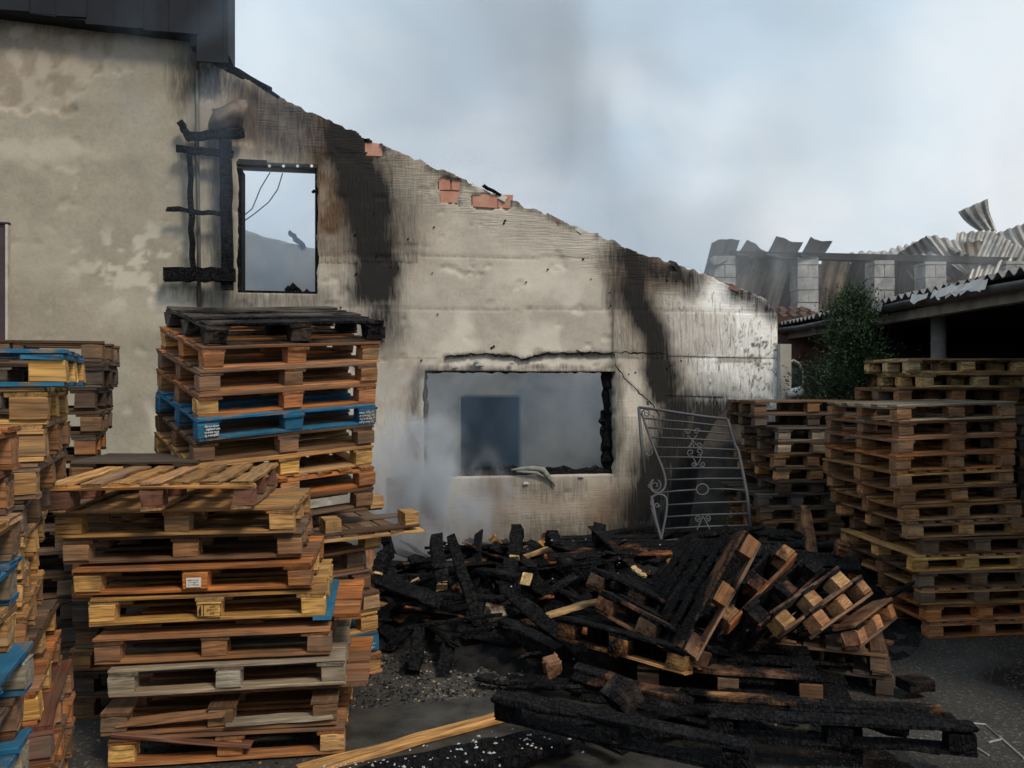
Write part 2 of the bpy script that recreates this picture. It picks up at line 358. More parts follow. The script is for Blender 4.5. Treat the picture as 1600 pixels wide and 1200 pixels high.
def wall_mesh(name, s0, s1, z0, top, holes, masks, disp, thick, material, step=0.024, jag=0.0, side=None):
    S = axis_lines(s0, s1, step, [x for h in holes for x in h[:2]])
    zt = max(top(np.array(S)))
    Z = axis_lines(z0, zt + step, step, [x for h in holes for x in h[2:]])
    SS, ZZ = np.meshgrid(S, Z, indexing='ij')
    tp = top(SS)
    keep = (ZZ[:-1, :-1] < tp[:-1, :-1] - 1e-4) & (ZZ[1:, :-1] < tp[1:, :-1] - 1e-4)
    sc_ = (S[:-1] + S[1:]) / 2; zc_ = (Z[:-1] + Z[1:]) / 2
    SC_, ZC_ = np.meshgrid(sc_, zc_, indexing='ij')
    for h in holes: keep &= ~((SC_ > h[0]) & (SC_ < h[1]) & (ZC_ > h[2]) & (ZC_ < h[3]))
    ZV = np.minimum(ZZ, tp)
    D = disp(SS, ZV)
    # ragged reveals: shift the vertices on hole edges a little
    if jag:
        J = (fbm(SS * 9, ZV * 9, 5) - 0.5) * jag; near = np.zeros_like(SS, bool)
        for h in holes: near |= (np.abs(SS - h[0]) < 1e-6) & (ZV > h[2] - 1e-6) & (ZV < h[3] + 1e-6) | (np.abs(SS - h[1]) < 1e-6) & (ZV > h[2] - 1e-6) & (ZV < h[3] + 1e-6)
        SS = SS + np.where(near, J, 0)
    nS, nZ = SS.shape
    idx = np.arange(nS * nZ).reshape(nS, nZ)
    quads = np.stack([idx[:-1, :-1], idx[1:, :-1], idx[1:, 1:], idx[:-1, 1:]], -1)[keep]
    Vf = np.stack([SS.ravel(), -D.ravel(), ZV.ravel()], -1)
    Vb = np.stack([SS.ravel(), np.full(SS.size, thick), ZV.ravel()], -1)
    N = nS * nZ
    ed = np.concatenate([quads[:, [0, 1]], quads[:, [1, 2]], quads[:, [2, 3]], quads[:, [3, 0]]])
    key = np.sort(ed, 1); kk = key[:, 0].astype(np.int64) * N + key[:, 1]
    u_, inv, cnt = np.unique(kk, return_inverse=True, return_counts=True)
    be = ed[cnt[inv] == 1]
    sidef = np.stack([be[:, 1], be[:, 0], be[:, 0] + N, be[:, 1] + N], -1)
    back = quads[:, ::-1] + N
    A = np.concatenate([quads, sidef, back]); Vall = np.concatenate([Vf, Vb])
    used = np.unique(A); remap = np.full(2 * N, -1); remap[used] = np.arange(len(used)); A = remap[A]; Vall = Vall[used]
    me = bpy.data.meshes.new(name); me.vertices.add(len(Vall)); me.vertices.foreach_set('co', Vall.ravel().astype(np.float32))
    me.loops.add(A.size); me.loops.foreach_set('vertex_index', A.ravel().astype(np.int32))
    me.polygons.add(len(A)); me.polygons.foreach_set('loop_start', (np.arange(len(A)) * 4).astype(np.int32)); me.polygons.foreach_set('loop_total', np.full(len(A), 4, np.int32))
    me.update(calc_edges=True); me.validate()
    M1, M2 = masks(SS, ZV)
    for nm, Mx in (('m1', M1), ('m2', M2)):
        a = me.color_attributes.new(nm, 'FLOAT_COLOR', 'POINT')
        full = np.concatenate([np.stack([x.ravel() for x in Mx] + [np.ones(N)], -1)] * 2)[used]
        a.data.foreach_set('color', np.clip(full, 0, 1).ravel().astype(np.float32))
    me.materials.append(material)
    return me

def seg_d(px, py, pts, wobble=0):         # distance to a polyline
    best = np.full(np.shape(px), 1e9); 
    for (x0, y0), (x1, y1) in zip(pts[:-1], pts[1:]):
        dx, dy = x1 - x0, y1 - y0; t = np.clip(((px - x0) * dx + (py - y0) * dy) / (dx * dx + dy * dy + 1e-9), 0, 1)
        best = np.minimum(best, np.hypot(px - x0 - t * dx, py - y0 - t * dy))
    return best
def blob(px, py, x, y, rx, ry, soft=1.0):
    d = np.hypot((px - x) / rx, (py - y) / ry); return 1 - sstep(1 - 0.6 * soft, 1 + 0.4 * soft, d)

# gable-end wall of the burnt house
TOPLINE = [(306, 84), (345, 108), (400, 132), (455, 160), (520, 192), (590, 222), (660, 254), (720, 278), (800, 312), (880, 345), (950, 376), (1030, 405), (1100, 432), (1160, 452), (1200, 470), (1214, 488)]
ts = np.array([W(*p)[0] for p in TOPLINE]); tz = np.array([W(*p)[1] for p in TOPLINE])
ts[0] = 0.0
def top_main(s): return np.interp(s, ts, tz) + (fbm(s * 5, s * 0, 3) - 0.5) * 0.07 + (vnoise(s * 16, s * 0, 4) - 0.5) * 0.045
S_END = W(1214, 540)[0]
lw = (W(662, 660)[0], W(960, 660)[0], W(800, 744)[1], W(800, 580)[1])
uw = (W(371, 350)[0], W(496, 350)[0], W(430, 458)[1], W(430, 256)[1])
CRACK = [(695, 557), (740, 553), (800, 556), (815, 562), (850, 552), (900, 553), (960, 551), (1010, 552), (1040, 553)]
CRACK2 = [(960, 551), (962, 575), (975, 590), (995, 610), (1020, 632), (1030, 650)]
def main_masks(S, Z):
    px, py = to_px(S, Z); n = fbm(px / 60, py / 60, 11); n2 = fbm(px / 18, py / 22, 12); X = px + (n - .5) * 40; Y = py + (n2 - .5) * 20
    soot = np.zeros_like(px)
    def st(pts, w, a=1.0, soft=1.5):
        nonlocal soot
        d = seg_d(X, Y, pts); soot = np.maximum(soot, a * (1 - sstep(w * 0.1, w * soft * 1.35, d)))
    st([(545, 205), (565, 290), (582, 380), (586, 445)], 29, 1.2, 1.8)
    st([(575, 380), (592, 470), (600, 520)], 18, 0.75, 2.2)
    st([(985, 395), (990, 450), (1015, 500), (1030, 560), (1040, 620)], 17, 1.0, 1.8)
    st([(965, 400), (1015, 425), (1080, 440)], 15, 0.8, 2.2)
    st([(960, 380), (968, 470)], 12, 0.6, 2.2)
    st([(500, 195), (545, 225), (570, 260)], 30, 0.65, 2.4); st([(600, 300), (615, 380)], 26, 0.4, 2.4)
    st([(330, 110), (400, 150), (470, 190)], 16, 0.65, 2.4)
    st([(390, 180), (460, 225), (500, 235)], 24, 0.6, 2.0)
    st([(1150, 452), (1212, 485)], 10, 0.8, 2.4)
    st([(1005, 800), (1025, 740), (1050, 690), (1060, 640)], 26, 0.95, 2.0)
    st([(1060, 850), (1080, 720), (1110, 660), (1150, 700)], 42, 0.95, 1.8)
    st([(1000, 850), (1100, 850)], 40, 0.9, 2.0)
    st([(320, 470), (500, 470)], 13, 0.45, 2.5)
    st([(340, 240), (350, 440)], 16, 0.45, 2.2)
    st([(600, 870), (1000, 870)], 35, 0.6, 2.0)
    st([(655, 580), (655, 740)], 5, 0.55, 3); st([(962, 590), (966, 735)], 5, 0.5, 3); st([(665, 577), (960, 577)], 3, 0.5, 3)
    st([(735, 760), (900, 765)], 8, 0.3, 3)
    edge = np.abs(Z - np.interp(S, ts, tz)); soot = np.maximum(soot, 0.55 * (1 - sstep(0.02, 0.13, edge)) * sstep(0.35, 0.6, fbm(px / 40, py / 40, 31)))
    for cr, wd in ((CRACK, 5), (CRACK2, 4)):
        d = seg_d(px, py + (vnoise(px / 9, py / 30, 8) - .5) * 5, cr); soot = np.maximum(soot, 0.30 * (1 - sstep(wd * .3, wd * 1.6, d)))
    for yy, x0, x1 in ((402, 500, 955), (483, 500, 1212), (556, 690, 1215), (619, 1040, 1200), (560, 600, 690)):
        d = np.abs(py - yy - (px - 800) * 0.012); soot = np.maximum(soot, 0.22 * (1 - sstep(0.8, 2.5, d)) * ((px > x0) & (px < x1)))
    for xx, y0, y1 in ((956, 380, 560),):
        d = np.abs(px - xx); soot = np.maximum(soot, 0.55 * (1 - sstep(0.8, 2, d)) * ((py > y0) & (py < y1)))
    holes_ = fbm(px / 5, py / 5, 77); pass
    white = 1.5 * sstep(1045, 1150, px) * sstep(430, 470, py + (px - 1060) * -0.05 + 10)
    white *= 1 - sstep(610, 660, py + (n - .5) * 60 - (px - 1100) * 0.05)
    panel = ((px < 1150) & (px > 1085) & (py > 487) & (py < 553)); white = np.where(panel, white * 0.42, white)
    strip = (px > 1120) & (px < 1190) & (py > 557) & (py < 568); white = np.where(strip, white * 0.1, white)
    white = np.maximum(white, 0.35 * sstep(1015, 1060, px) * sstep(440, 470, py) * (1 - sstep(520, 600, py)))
    ch = fbm(px / 11, py / 11, 51, 3); crackle = (1 - sstep(0.0, 0.05, np.abs(ch - 0.5))) * sstep(1120, 1190, px - (py - 560) * 0.4) * sstep(500, 540, py)
    soot = np.maximum(soot, 0.75 * crackle)
    rv = sstep(948, 962, px) + (px < 655) * (px > 495) * (py < 410) * 0.95 * (py > 225)
    rv = np.maximum(rv, 0.5 * ((px > 500) & (px < 660) & (py > 483)) * sstep(0.4, 0.6, n))
    rv = rv * (1 - 0.85 * ((px > 955) & (px < 1045) & (py > 560) & (py < 650)))
    dl = np.abs(Z - np.interp(S, ts, tz))
    rh = (1 - sstep(0.35, 0.55, dl + (n - .5) * .3)) * (px > 400) * 0.9
    rh = np.maximum(rh, 0.35 * sstep(752, 765, py) * (px > 655)); rh = np.maximum(rh, 0.3 * sstep(600, 620, py) * (px > 960) * (px < 1000)); rv = rv * (1 - np.clip(rh * 1.3, 0, 1)); rh = rh * (px < 1060) + 0.25 * rh * (px >= 1060)
    brown = 0.5 * blob(X, Y, 545, 300, 75, 150) * sstep(.25, .6, n2) + 0.6 * blob(X, Y, 515, 300, 40, 100) + 0.6 * blob(X, Y, 420, 190, 110, 60) + 0.45 * blob(X, Y, 640, 330, 60, 120) * n + 0.6 * blob(X, Y, 625, 600, 35, 60) * n2 + 0.35 * blob(X, Y, 800, 800, 190, 60)
    brown += 0.5 * blob(X, Y, 960, 810, 50, 60) + 0.4 * blob(X, Y, 760, 790, 30, 50) + 0.5 * blob(X, Y, 990, 420, 60, 40) + 0.35 * blob(X, Y, 1100, 540, 60, 60) * n2 + 0.25 * blob(X, Y, 700, 250, 80, 30)
    lite = 0.55 * blob(X, Y, 800, 500, 170, 80) * sstep(.4, .65, n) + 0.55 * blob(X, Y, 990, 620, 30, 60) + 0.4 * blob(X, Y, 880, 420, 90, 60) * n + 0.6 * blob(X, Y, 820, 568, 150, 10) + 0.4 * blob(X, Y, 620, 700, 40, 90)
    fl = flakes(px, py) * (px < 955); lite = np.maximum(lite, .22 * fl * (n2 > .45)); brown = np.maximum(brown, .15 * fl * (n2 <= .45))
    soot = np.maximum(soot, 0.16 * blob(X, Y, 580, 330, 100, 180) ); brown += 0.35 * blob(X, Y, 1020, 470, 70, 120)
    return (soot, white, rv), (rh, brown, lite)
BR = [(688, 278, 722, 318), (738, 302, 800, 326), (568, 220, 596, 244), (604, 748, 690, 832)]     # where plaster fell and brick shows
def flakes(px, py): return sstep(.70, .72, fbm(px / 30 + 3, py / 22, 131, 4))
def main_disp(S, Z):
    px, py = to_px(S, Z); d = 0.016 * (fbm(S * 2.2, Z * 2.2, 21) - .5) + 0.008 * (fbm(S * 9, Z * 9, 22) - .5)
    cy = np.interp(px, [p[0] for p in CRACK], [p[1] for p in CRACK])
    rec = (px > 695) & (px < 960) & (py > cy + 1) & (py < 580); d = np.where(rec, d - 0.035, d)
    X = px + (fbm(px / 12, py / 12, 61) - .5) * 16; Y = py + (fbm(px / 12, py / 12, 62) - .5) * 16
    for (a, b, c, e) in BR:
        m = (X > a) & (X < c) & (Y > b) & (Y < e); d = np.where(m, d - 0.05, d)
    for yy, x0, x1 in ((402, 500, 955), (483, 500, 1212), (556, 1040, 1215), (619, 1040, 1200)):
        d = np.where((np.abs(py - yy - (px - 800) * 0.012) < 1.6) & (px > x0) & (px < x1), d - 0.008, d)
    d = np.where((px > 955), d + 0.012, d)
    fl = flakes(px, py) * (px < 955); return d - 0.014 * fl
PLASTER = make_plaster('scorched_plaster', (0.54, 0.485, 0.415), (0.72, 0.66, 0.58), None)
house = empty('burnt_house', WM)
tag(house, 'roofless burnt house with a sloping gable wall, sooty streaks and two empty window openings', 'house')
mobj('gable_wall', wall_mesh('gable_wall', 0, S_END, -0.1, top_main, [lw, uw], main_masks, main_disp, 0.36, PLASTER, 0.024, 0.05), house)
# bricks bared in the fallen plaster, each its own piece
def brick_patch(rect, bw, bh, m, n0, col=None, skip=0.0):
    s0, z1 = W(rect[0], rect[1]); s1, z0 = W(rect[2], rect[3]); z = z0; row = 0
    while z < z1 - bh * 0.4:
        s = s0 - (bw * 0.5 if row % 2 else 0)
        while s < s1 - 0.03:
            a, b = max(s, s0 - 0.02), min(s + bw, s1 + 0.02)
            if b - a > 0.05 and rng.random() > skip:
                me = board_mesh(round(b - a - 0.012, 2), 0.08, round(bh - 0.012, 3), n0 % 3, 1.6, 2)
                mobj('brick', me, house, m, Matrix.Translation(((a + b) / 2, 0.071 - rng.uniform(0, 0.012), z + bh / 2)))
            s += bw; n0 += 1
        z += bh; row += 1
brick_patch(BR[0], 0.25, 0.145, BRICK, 0); brick_patch(BR[1], 0.30, 0.17, BRICK, 5); brick_patch(BR[2], 0.25, 0.16, BRICK, 9)
brick_patch(BR[3], 0.19, 0.075, OLDBRICK, 12, skip=0.1)
SOOTBRICK = plain('brick_black', (0.05, 0.045, 0.042), .9)
LUMP = plain('plaster_lump', (0.6, 0.58, 0.54))
SLIT = plain('crack_dark', (0.012, 0.011, 0.010), .95, .1, bump=0)
def crack(pts, wd, parent, seed, y=-0.012):          # a thin jagged slit with a lip
    R = random.Random(seed); q_ = []
    for (a, b) in zip(pts[:-1], pts[1:]):
        n = max(2, int(math.hypot(b[0] - a[0], b[1] - a[1]) / 5))
        q_ += [(a[0] + (b[0] - a[0]) * i / n, a[1] + (b[1] - a[1]) * i / n) for i in range(n)]
    q_.append(pts[-1]); V = []; Fc = []
    for i, (u, v) in enumerate(q_):
        s, z = W(u + R.uniform(-1.2, 1.2) * min(1, wd / .006), v + R.uniform(-1.6, 1.6) * min(1, (wd / .006) ** 2)); j = max(0, min(i, len(q_) - 2)); a, b = W(*q_[j]), W(*q_[j + 1]); d = Vector((b[0] - a[0], b[1] - a[1])).normalized(); hw = wd * R.uniform(.35, 1.0) * (.3 if i in (0, len(q_) - 1) else 1)
        for sg in (-1, 1):
            for yy in (y, .03): V.append((s - d.y * hw * sg, yy - 0.004 * (sg > 0), z + d.x * hw * sg))
    for i in range(len(q_) - 1):
        b = i * 4; Fc += [(b, b + 2, b + 6, b + 4), (b, b + 4, b + 5, b + 1), (b + 2, b + 3, b + 7, b + 6)]
    mobj('crack', mesh('crack', V, Fc, SLIT), parent)
for i, (pts, wd) in enumerate(((CRACK, .011), (CRACK2, .008), ([(900, 545), (912, 552), (925, 548)], .006), ([(1042, 556), (1130, 558), (1214, 560)], .0025), ([(1040, 618), (1130, 620)], .002), ([(1000, 640), (1020, 650), (1032, 690)], .004))):
    crack(pts, wd, house, i)
R_ = random.Random(44); mb = MB()
for i in range(46):                                   # dowel holes left in the wall
    u = R_.uniform(510, 1150); v = R_.uniform(330, 720); s, z = W(u, v)
    if z > float(top_main(np.array(s))) - .2 or (lw[0] - .1 < s < lw[1] + .1 and lw[2] - .1 < z < lw[3] + .1): continue
    r = R_.uniform(.007, .014); mb.tube([(s, -.017, z), (s, 0.0, z)], r, 7)
mb.build('dowel_holes', SLIT, house)['kind'] = 'stuff'
# lower window: charred frame remains, sill crust, melted drip
def wbox(mb, u0, v0, u1, v1, y0, y1, jig=0.0):
    s0, z1 = W(u0, v0); s1, z0 = W(u1, v1)
    mb.box(((s0 + s1) / 2, (y0 + y1) / 2, (z0 + z1) / 2), (abs(s1 - s0), abs(y1 - y0), abs(z1 - z0)))
def lumpy(name, a, b, r, y, m, parent, n=18, seed=0, jit=0.5):      # a crusty, uneven bar between two (s, z) points
    R = random.Random(seed); mb = MB(); pts = []; rad = []
    for i in range(n + 1):
        t = i / n; pts.append((a[0] + (b[0] - a[0]) * t + R.uniform(-1, 1) * r * .3, y + R.uniform(-1, 1) * r * .2, a[1] + (b[1] - a[1]) * t + R.uniform(-1, 1) * r * .3)); rad.append(r * (1 + R.uniform(-jit, jit * .6)))
    mb.tube(pts, rad, 7); return mb.build(name, m, parent)
lumpy('charred_jamb', W(953, 581), W(957, 742), 0.065, 0.14, CHAR, house, 22, 1)
lumpy('charred_jamb', W(948, 640), W(955, 742), 0.05, 0.18, CHAR, house, 16, 2)
lumpy('charred_jamb', W(663, 582), W(666, 742), 0.042, 0.12, CHAR, house, 22, 3)
lumpy('charred_sill', W(665, 743), W(960, 741), 0.05, 0.12, CHAR, house, 40, 4)
lumpy('charred_sill', W(745, 738), W(950, 738), 0.05, 0.2, CHAR, house, 30, 5)
lumpy('charred_lintel', W(664, 580), W(960, 580), 0.022, 0.1, CHAR, house, 40, 6)
mb = MB(); pts = [W(u, v) for u, v in ((798, 734), (815, 732), (832, 731), (848, 734), (855, 744), (862, 752), (866, 760))]
mb.tube([(p[0], -0.03, p[1]) for p in pts], [0.012, 0.022, 0.028, 0.036, 0.032, 0.018, 0.006], 7); mb.tube([(W(u, v)[0], -0.035, W(u, v)[1]) for u, v in ((806, 736), (822, 737), (838, 738), (850, 746))], [.014, .02, .022, .008], 6); mb.build('melted_foam', plain('melted_foam', (0.27, 0.275, 0.25), 0.8, scale=18, bump=.8, bscale=30, bd=.02), house, True)
mb = MB()
for u, v, r in ((750, 571, .05), (800, 568, .03), (712, 574, .04), (822, 756, .03), (908, 745, .03), (745, 566, .04)):
    s, z = W(u, v); mb = MB(); mb.tube([(s - r, -0.01, z), (s, -0.02, z + r * .3), (s + r, -0.01, z)], [r * .4, r * .7, r * .2], 6); mb.build('plaster_lump', LUMP, house)
# upper window: perforated steel lintel, charred lining
mb = MB(); wbox(mb, 368, 248, 497, 262, 0.0, 0.10); li = mb.build('steel_lintel', DARKMETAL, house)
for u in (421, 443, 465, 487):
    s, z = W(u, 259.5); mb = MB(); mb.tube([(s, -0.004, z), (s, -0.001, z)], 0.017, 8); mb.build('lintel_hole', plain('lintel_hole_%d' % u, (0.75, 0.78, 0.8), bump=0), li)
mb = MB(); wbox(mb, 369, 262, 377, 458, 0.02, 0.3); mb.build('charred_jamb', CHAR, house)
mb = MB(); wbox(mb, 492, 262, 496, 458, 0.02, 0.3); mb.build('charred_jamb', CHAR, house)
mb = MB(); wbox(mb, 371, 453, 496, 458, 0.02, 0.3); mb.build('charred_sill', CHAR, house)
R_ = random.Random(3)
for u, v, r in ((450, 450, .05), (458, 448, .07), (466, 452, .04), (479, 453, .03), (490, 296, .03)):
    s, z = W(u, v); mb = MB(); mb.tube([(s - r * .7, 0.1, z - r * .5), (s, 0.1, z + r * .2), (s + r * .5, 0.12, z - r * .2)], [r * .5, r * .7, r * .3], 6); mb.build('charred_lump', CHAR, house)
for pts in (((377, 335), (392, 322), (405, 290), (420, 265)), ((379, 342), (396, 330), (418, 312), (432, 292), (440, 266))):
    mb = MB(); mb.tube([(W(*p)[0], 0.12, W(*p)[1]) for p in pts], 0.006, 5); mb.build('loose_wire', DARKMETAL, house)
# charred remains on the slope of the gable
R_ = random.Random(11)
for u, v, l, r in ((345, 103, .7, .06), (372, 117, .8, .05), (398, 128, .6, .05), (328, 97, .5, .07), (360, 106, .5, .05), (390, 118, .5, .04), (335, 96, .4, .05), (460, 160, .18, .03), (505, 180, .25, .03), (712, 273, .3, .03), (770, 296, .25, .03), (1168, 455, .2, .025)):
    s, z = W(u, v); an = math.radians(-24 + R_.uniform(-6, 6)); o = mobj('charred_batten', board_mesh(l, r * 2.2, r, R_.randint(0, 3), 3.0), house, CHAR, Matrix.Translation((s, R_.uniform(0.02, .2), z - .01)) @ Matrix.Rotation(-an, 4, 'Y') @ Matrix.Rotation(R_.uniform(-.2, .2), 4, 'Z'))

# broken bricks left standing along the slope of the gable
R_ = random.Random(23)
for i in range(34):
    u = R_.uniform(440, 1200); k_ = np.interp(u, [p[0] for p in TOPLINE], [p[1] for p in TOPLINE]); s, z = W(u, k_)
    if u > 1150 and R_.random() < .5: continue
    l = R_.choice((.12, .17, .24)); mobj('brick', board_mesh(l, .11, .065, i % 3, 2.6, 2), house, R_.choice((OLDBRICK, OLDBRICK, LUMP, SOOTBRICK)), Matrix.Translation((s, R_.uniform(.03, .28), z - .025)) @ Matrix.Rotation(math.radians(24 + R_.uniform(-14, 14)), 4, 'Y') @ Matrix.Rotation(R_.uniform(-.6, .6), 4, 'Z'))
# left-hand house wall, plain grey plaster
def top_left(s): return np.interp(s, [W(-200, -10)[0], W(0, 22)[0], W(306, 63)[0]], [W(-200, -10)[1], W(0, 22)[1], W(306, 63)[1]]) + 0 * s
def left_masks(S, Z):
    px, py = to_px(S, Z); n = fbm(px / 70, py / 70, 41); n2 = fbm(px / 22, py / 22, 42); X = px + (n - .5) * 60; Y = py + (n2 - .5) * 40
    soot = 0.6 * blob(X, Y, 320, 110, 55, 70) + 0.5 * blob(X, Y, 330, 240, 50, 60) + 0.42 * blob(X, Y, 325, 440, 70, 40) + 0.35 * blob(X, Y, 330, 340, 40, 90) + 0.3 * blob(X, Y, 150, 30, 200, 22)
    old = (1 - sstep(-4, 4, Y - 178 + np.maximum(0, X - 95) * 0.85)) * (1 - sstep(165, 172, X + 0 * Y))
    lite = 0.75 * sstep(.52, .62, fbm(px / 24, py / 20, 45)) * blob(px, py, 220, 420, 100, 70) + 0.4 * blob(X, Y, 50, 240, 120, 18) + 0.4 * blob(X, Y, 60, 400, 80, 60) * n + 0.6 * old * sstep(.4, .6, n2) + 0.35 * blob(X, Y, 215, 480, 90, 40)
    lite = np.maximum(lite, 0.6 * blob(X, Y, 245, 660, 10, 25))
    fl = sstep(.71, .73, fbm(px / 40 + 9, py / 32, 151, 4)); lite = np.maximum(lite, .22 * fl)
    brown = 0.30 * old + 0.12 * blob(X, Y, 100, 500, 200, 100) + 0.3 * blob(X, Y, 100, 60, 80, 40) * n2 + .35 * blob(X, Y, 295, 150, 22, 50) * n
    return (soot, 0 * soot, 0 * soot), (0 * soot, brown, lite)
def left_disp(S, Z):
    px, py = to_px(S, Z); n = fbm(px / 70, py / 70, 41); n2 = fbm(px / 22, py / 22, 42); X = px + (n - .5) * 60; Y = py + (n2 - .5) * 40
    old = (1 - sstep(-3, 3, Y - 178 + np.maximum(0, X - 95) * 0.85)) * (1 - sstep(165, 170, X))
    return 0.02 * (fbm(S * 1.6, Z * 1.6, 43) - .5) + 0.006 * (fbm(S * 12, Z * 12, 44) - .5) + 0.03 - 0.03 * old - 0.010 * sstep(.71, .73, fbm(px / 40 + 9, py / 32, 151, 4))
PLASTER2 = make_plaster('grey_plaster', (0.41, 0.365, 0.29), (0.60, 0.55, 0.46), None)
lhouse = empty('plastered_house', WM)
tag(lhouse, 'taller grey plastered house with dark board cladding above, at the left', 'house')
SL0 = W(-260, 400)[0]
mobj('plaster_wall', wall_mesh('plaster_wall', SL0, -0.012, -0.1, top_left, [], left_masks, left_disp, 0.4, PLASTER2, 0.03), lhouse)
# side return of the taller house above the gable, and the dark overhang with its boards
DKWOOD = plain('sooty_boards', (0.010, 0.013, 0.020), 0.7, 0.3, var=0.6, scale=3)
s = SL0; zt = W(100, -260)[1]; sR = W(355, 50, -0.25)[0]; i = 0
while s < sR - 0.02:
    wd = min(0.27, sR - s); zb = float(top_left(np.array(min(s + wd / 2, -0.02)))) - (0.05 if s < -0.1 else 0.30)
    mobj('cladding_board', board_mesh(round(zt - zb, 1), 0.03, round(wd + 0.02, 3), i % 3, 1.5), lhouse, DKWOOD, Matrix.Translation((s + wd / 2, -0.25 + 0.012 * (i % 2), (zt + zb) / 2)) @ Matrix.Rotation(math.pi / 2, 4, 'Y'))
    s += wd; i += 1
mb = MB(); zb = W(150, 45)[1]
mb.box(((SL0 + sR) / 2, 0.2, zt - 0.4), (sR - SL0 - 0.02, 0.82, 0.8)); mb.box((sR - 0.2, 0.1, (zt + W(330, 85)[1]) / 2), (0.36, 0.6, zt - W(330, 85)[1])); mb.build('eave_box', DKWOOD, lhouse)
mb = MB(); a, b = W(SL0 * 0 - 240, -4), W(306, 66); mb.box(((a[0] + b[0]) / 2, -0.1, (a[1] + b[1]) / 2), (math.hypot(b[0] - a[0], b[1] - a[1]), 0.3, 0.04), Matrix.Rotation(math.atan2(-(b[1] - a[1]), b[0] - a[0]), 3, 'Y')); mb.build('soffit_board', DKWOOD, lhouse)
# dark door with its pale frame strip at the very left
mb = MB(); wbox(mb, -130, 350, 13, 900, -0.06, 0.1); dr = mb.build('door', plain('maroon_door', (0.075, 0.045, 0.05), 0.5), lhouse)
mb = MB(); wbox(mb, -130, 345, 19, 352, -0.09, 0.0); mb.build('door_frame', plain('frame_dark', (0.05, 0.035, 0.04)), lhouse)
mb = MB(); wbox(mb, 14, 353, 18, 900, -0.09, 0.0); mb.build('door_frame', plain('frame_pale', (0.55, 0.50, 0.45)), lhouse)
# conduit on the joint between the houses
mb = MB(); mb.tube([(W(u, v)[0], -0.04, W(u, v)[1]) for u, v in ((309, 112), (310, 250), (312, 360), (313, 480))], 0.017, 7)
tag(mb.build('cable_conduit', plain('conduit', (0.16, 0.15, 0.14)), None, True, WM), 'thin grey conduit running down the joint between the two house walls', 'pipe')

# ---- burnt shutter frame hanging left of the upper window
fr = empty('charred_window_frame', WM); tag(fr, 'charred wooden frame hanging beside the upper window opening', 'window frame')
def bar(name, p, q_, r, y, dep=None, m=CHAR, parent=fr):
    a = Vector((W(*p)[0], y, W(*p)[1])); b = Vector((W(*q_)[0], y, W(*q_)[1])); d = b - a
    M = Matrix.Translation((a + b) / 2) @ d.to_track_quat('X', 'Y').to_matrix().to_4x4()
    return mobj(name, board_mesh(round(d.length, 2), r * 2, dep or r * 2, int(p[0]) % 4, 2.6, 9), parent, m, M)
bar('post', (357, 228), (361, 455), 0.058, -0.17, 0.09); bar('post', (302, 246), (307, 424), 0.026, -0.2); bar('top_rail', (281, 240), (368, 249), 0.034, -0.18)
bar('middle_rail', (267, 332), (350, 340), 0.022, -0.2); bar('bottom_rail', (264, 432), (372, 434), 0.072, -0.2, 0.09)
bm_ = bar('charred_beam', (300, 219), (384, 215), 0.04, -0.14, parent=None); bm_.matrix_world = WM @ bm_.matrix_basis
tag(bm_, 'charred horizontal beam stub above the burnt window frame', 'beam')
st_ = bar('charred_stub', (286, 198), (303, 226), 0.035, -0.16, parent=None); st_.matrix_world = WM @ st_.matrix_basis
tag(st_, 'small leaning charred stub at the left end of the beam', 'wood stub')
# curled piece of sheet above it
V = []; Fc = []
for i in range(9):
    for j in range(9):
        t, q_ = i / 8, j / 8
        u = 334 + 52 * t + 4 * math.sin(q_ * 5); v = 176 + 32 * q_ - 14 * t * (1 - q_) + 5 * math.sin(t * 6)
        s, z = W(u, v); V.append((s, -0.12 - 0.10 * math.sin(q_ * 3.1) - 0.05 * math.sin(t * 5), z))
for i in range(8):
    for j in range(8): Fc.append((i * 9 + j, i * 9 + 9 + j, i * 9 + 10 + j, i * 9 + j + 1))
o = mobj('curled_sheet', mesh('curled_sheet', V, Fc, plain('scorched_sheet', (0.20, 0.15, 0.115), 0.7, c2=(0.07, 0.055, 0.045)), True)); o.matrix_world = WM
sm = o.modifiers.new('thickness', 'SOLIDIFY'); sm.thickness = 0.006
tag(o, 'curled brown scorched sheet stuck to the wall above the charred beam', 'sheet')

# ---- rooms behind the gable wall
INNER = plain('inner_plaster', (0.34, 0.335, 0.315), 0.9, scale=1.3, var=0.45, c2=(0.15, 0.148, 0.14), bscale=25)
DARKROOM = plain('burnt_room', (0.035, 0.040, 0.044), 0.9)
DIN = 3.6
ih = (W(720, 700, DIN)[0], W(812, 700, DIN)[0], 0.0, W(760, 621, DIN)[1])
it = [W(330, 342, DIN), W(375, 356, DIN), W(495, 391, DIN), W(700, 450, DIN), W(1190, 520, DIN)]
inner = empty('inner_wall', WM); tag(inner, 'grey inner wall with a dark doorway seen through the large window opening', 'wall')
def zero3(S, Z): return (0 * S, 0 * S, 0 * S), (0 * S, 0 * S, 0 * S)
me = wall_mesh('inner_wall', W(290, 400, DIN)[0], W(1195, 500, DIN)[0], -0.1, lambda s: np.interp(s, [p[0] for p in it], [p[1] for p in it]) + (fbm(s * 4, s * 0, 9) - .5) * .1, [ih], zero3, lambda S, Z: DIN * 0 + 0.02 * (fbm(S * 2, Z * 2, 2) - .5), 0.25, INNER, 0.06)
mobj('wall_face', me, inner, M=Matrix.Translation((0, DIN, 0)))
mb = MB(); x0, x1 = ih[0] - .8, ih[1] + 1.2; y0, y1 = DIN + .26, DIN + 3.2; zt = 2.5
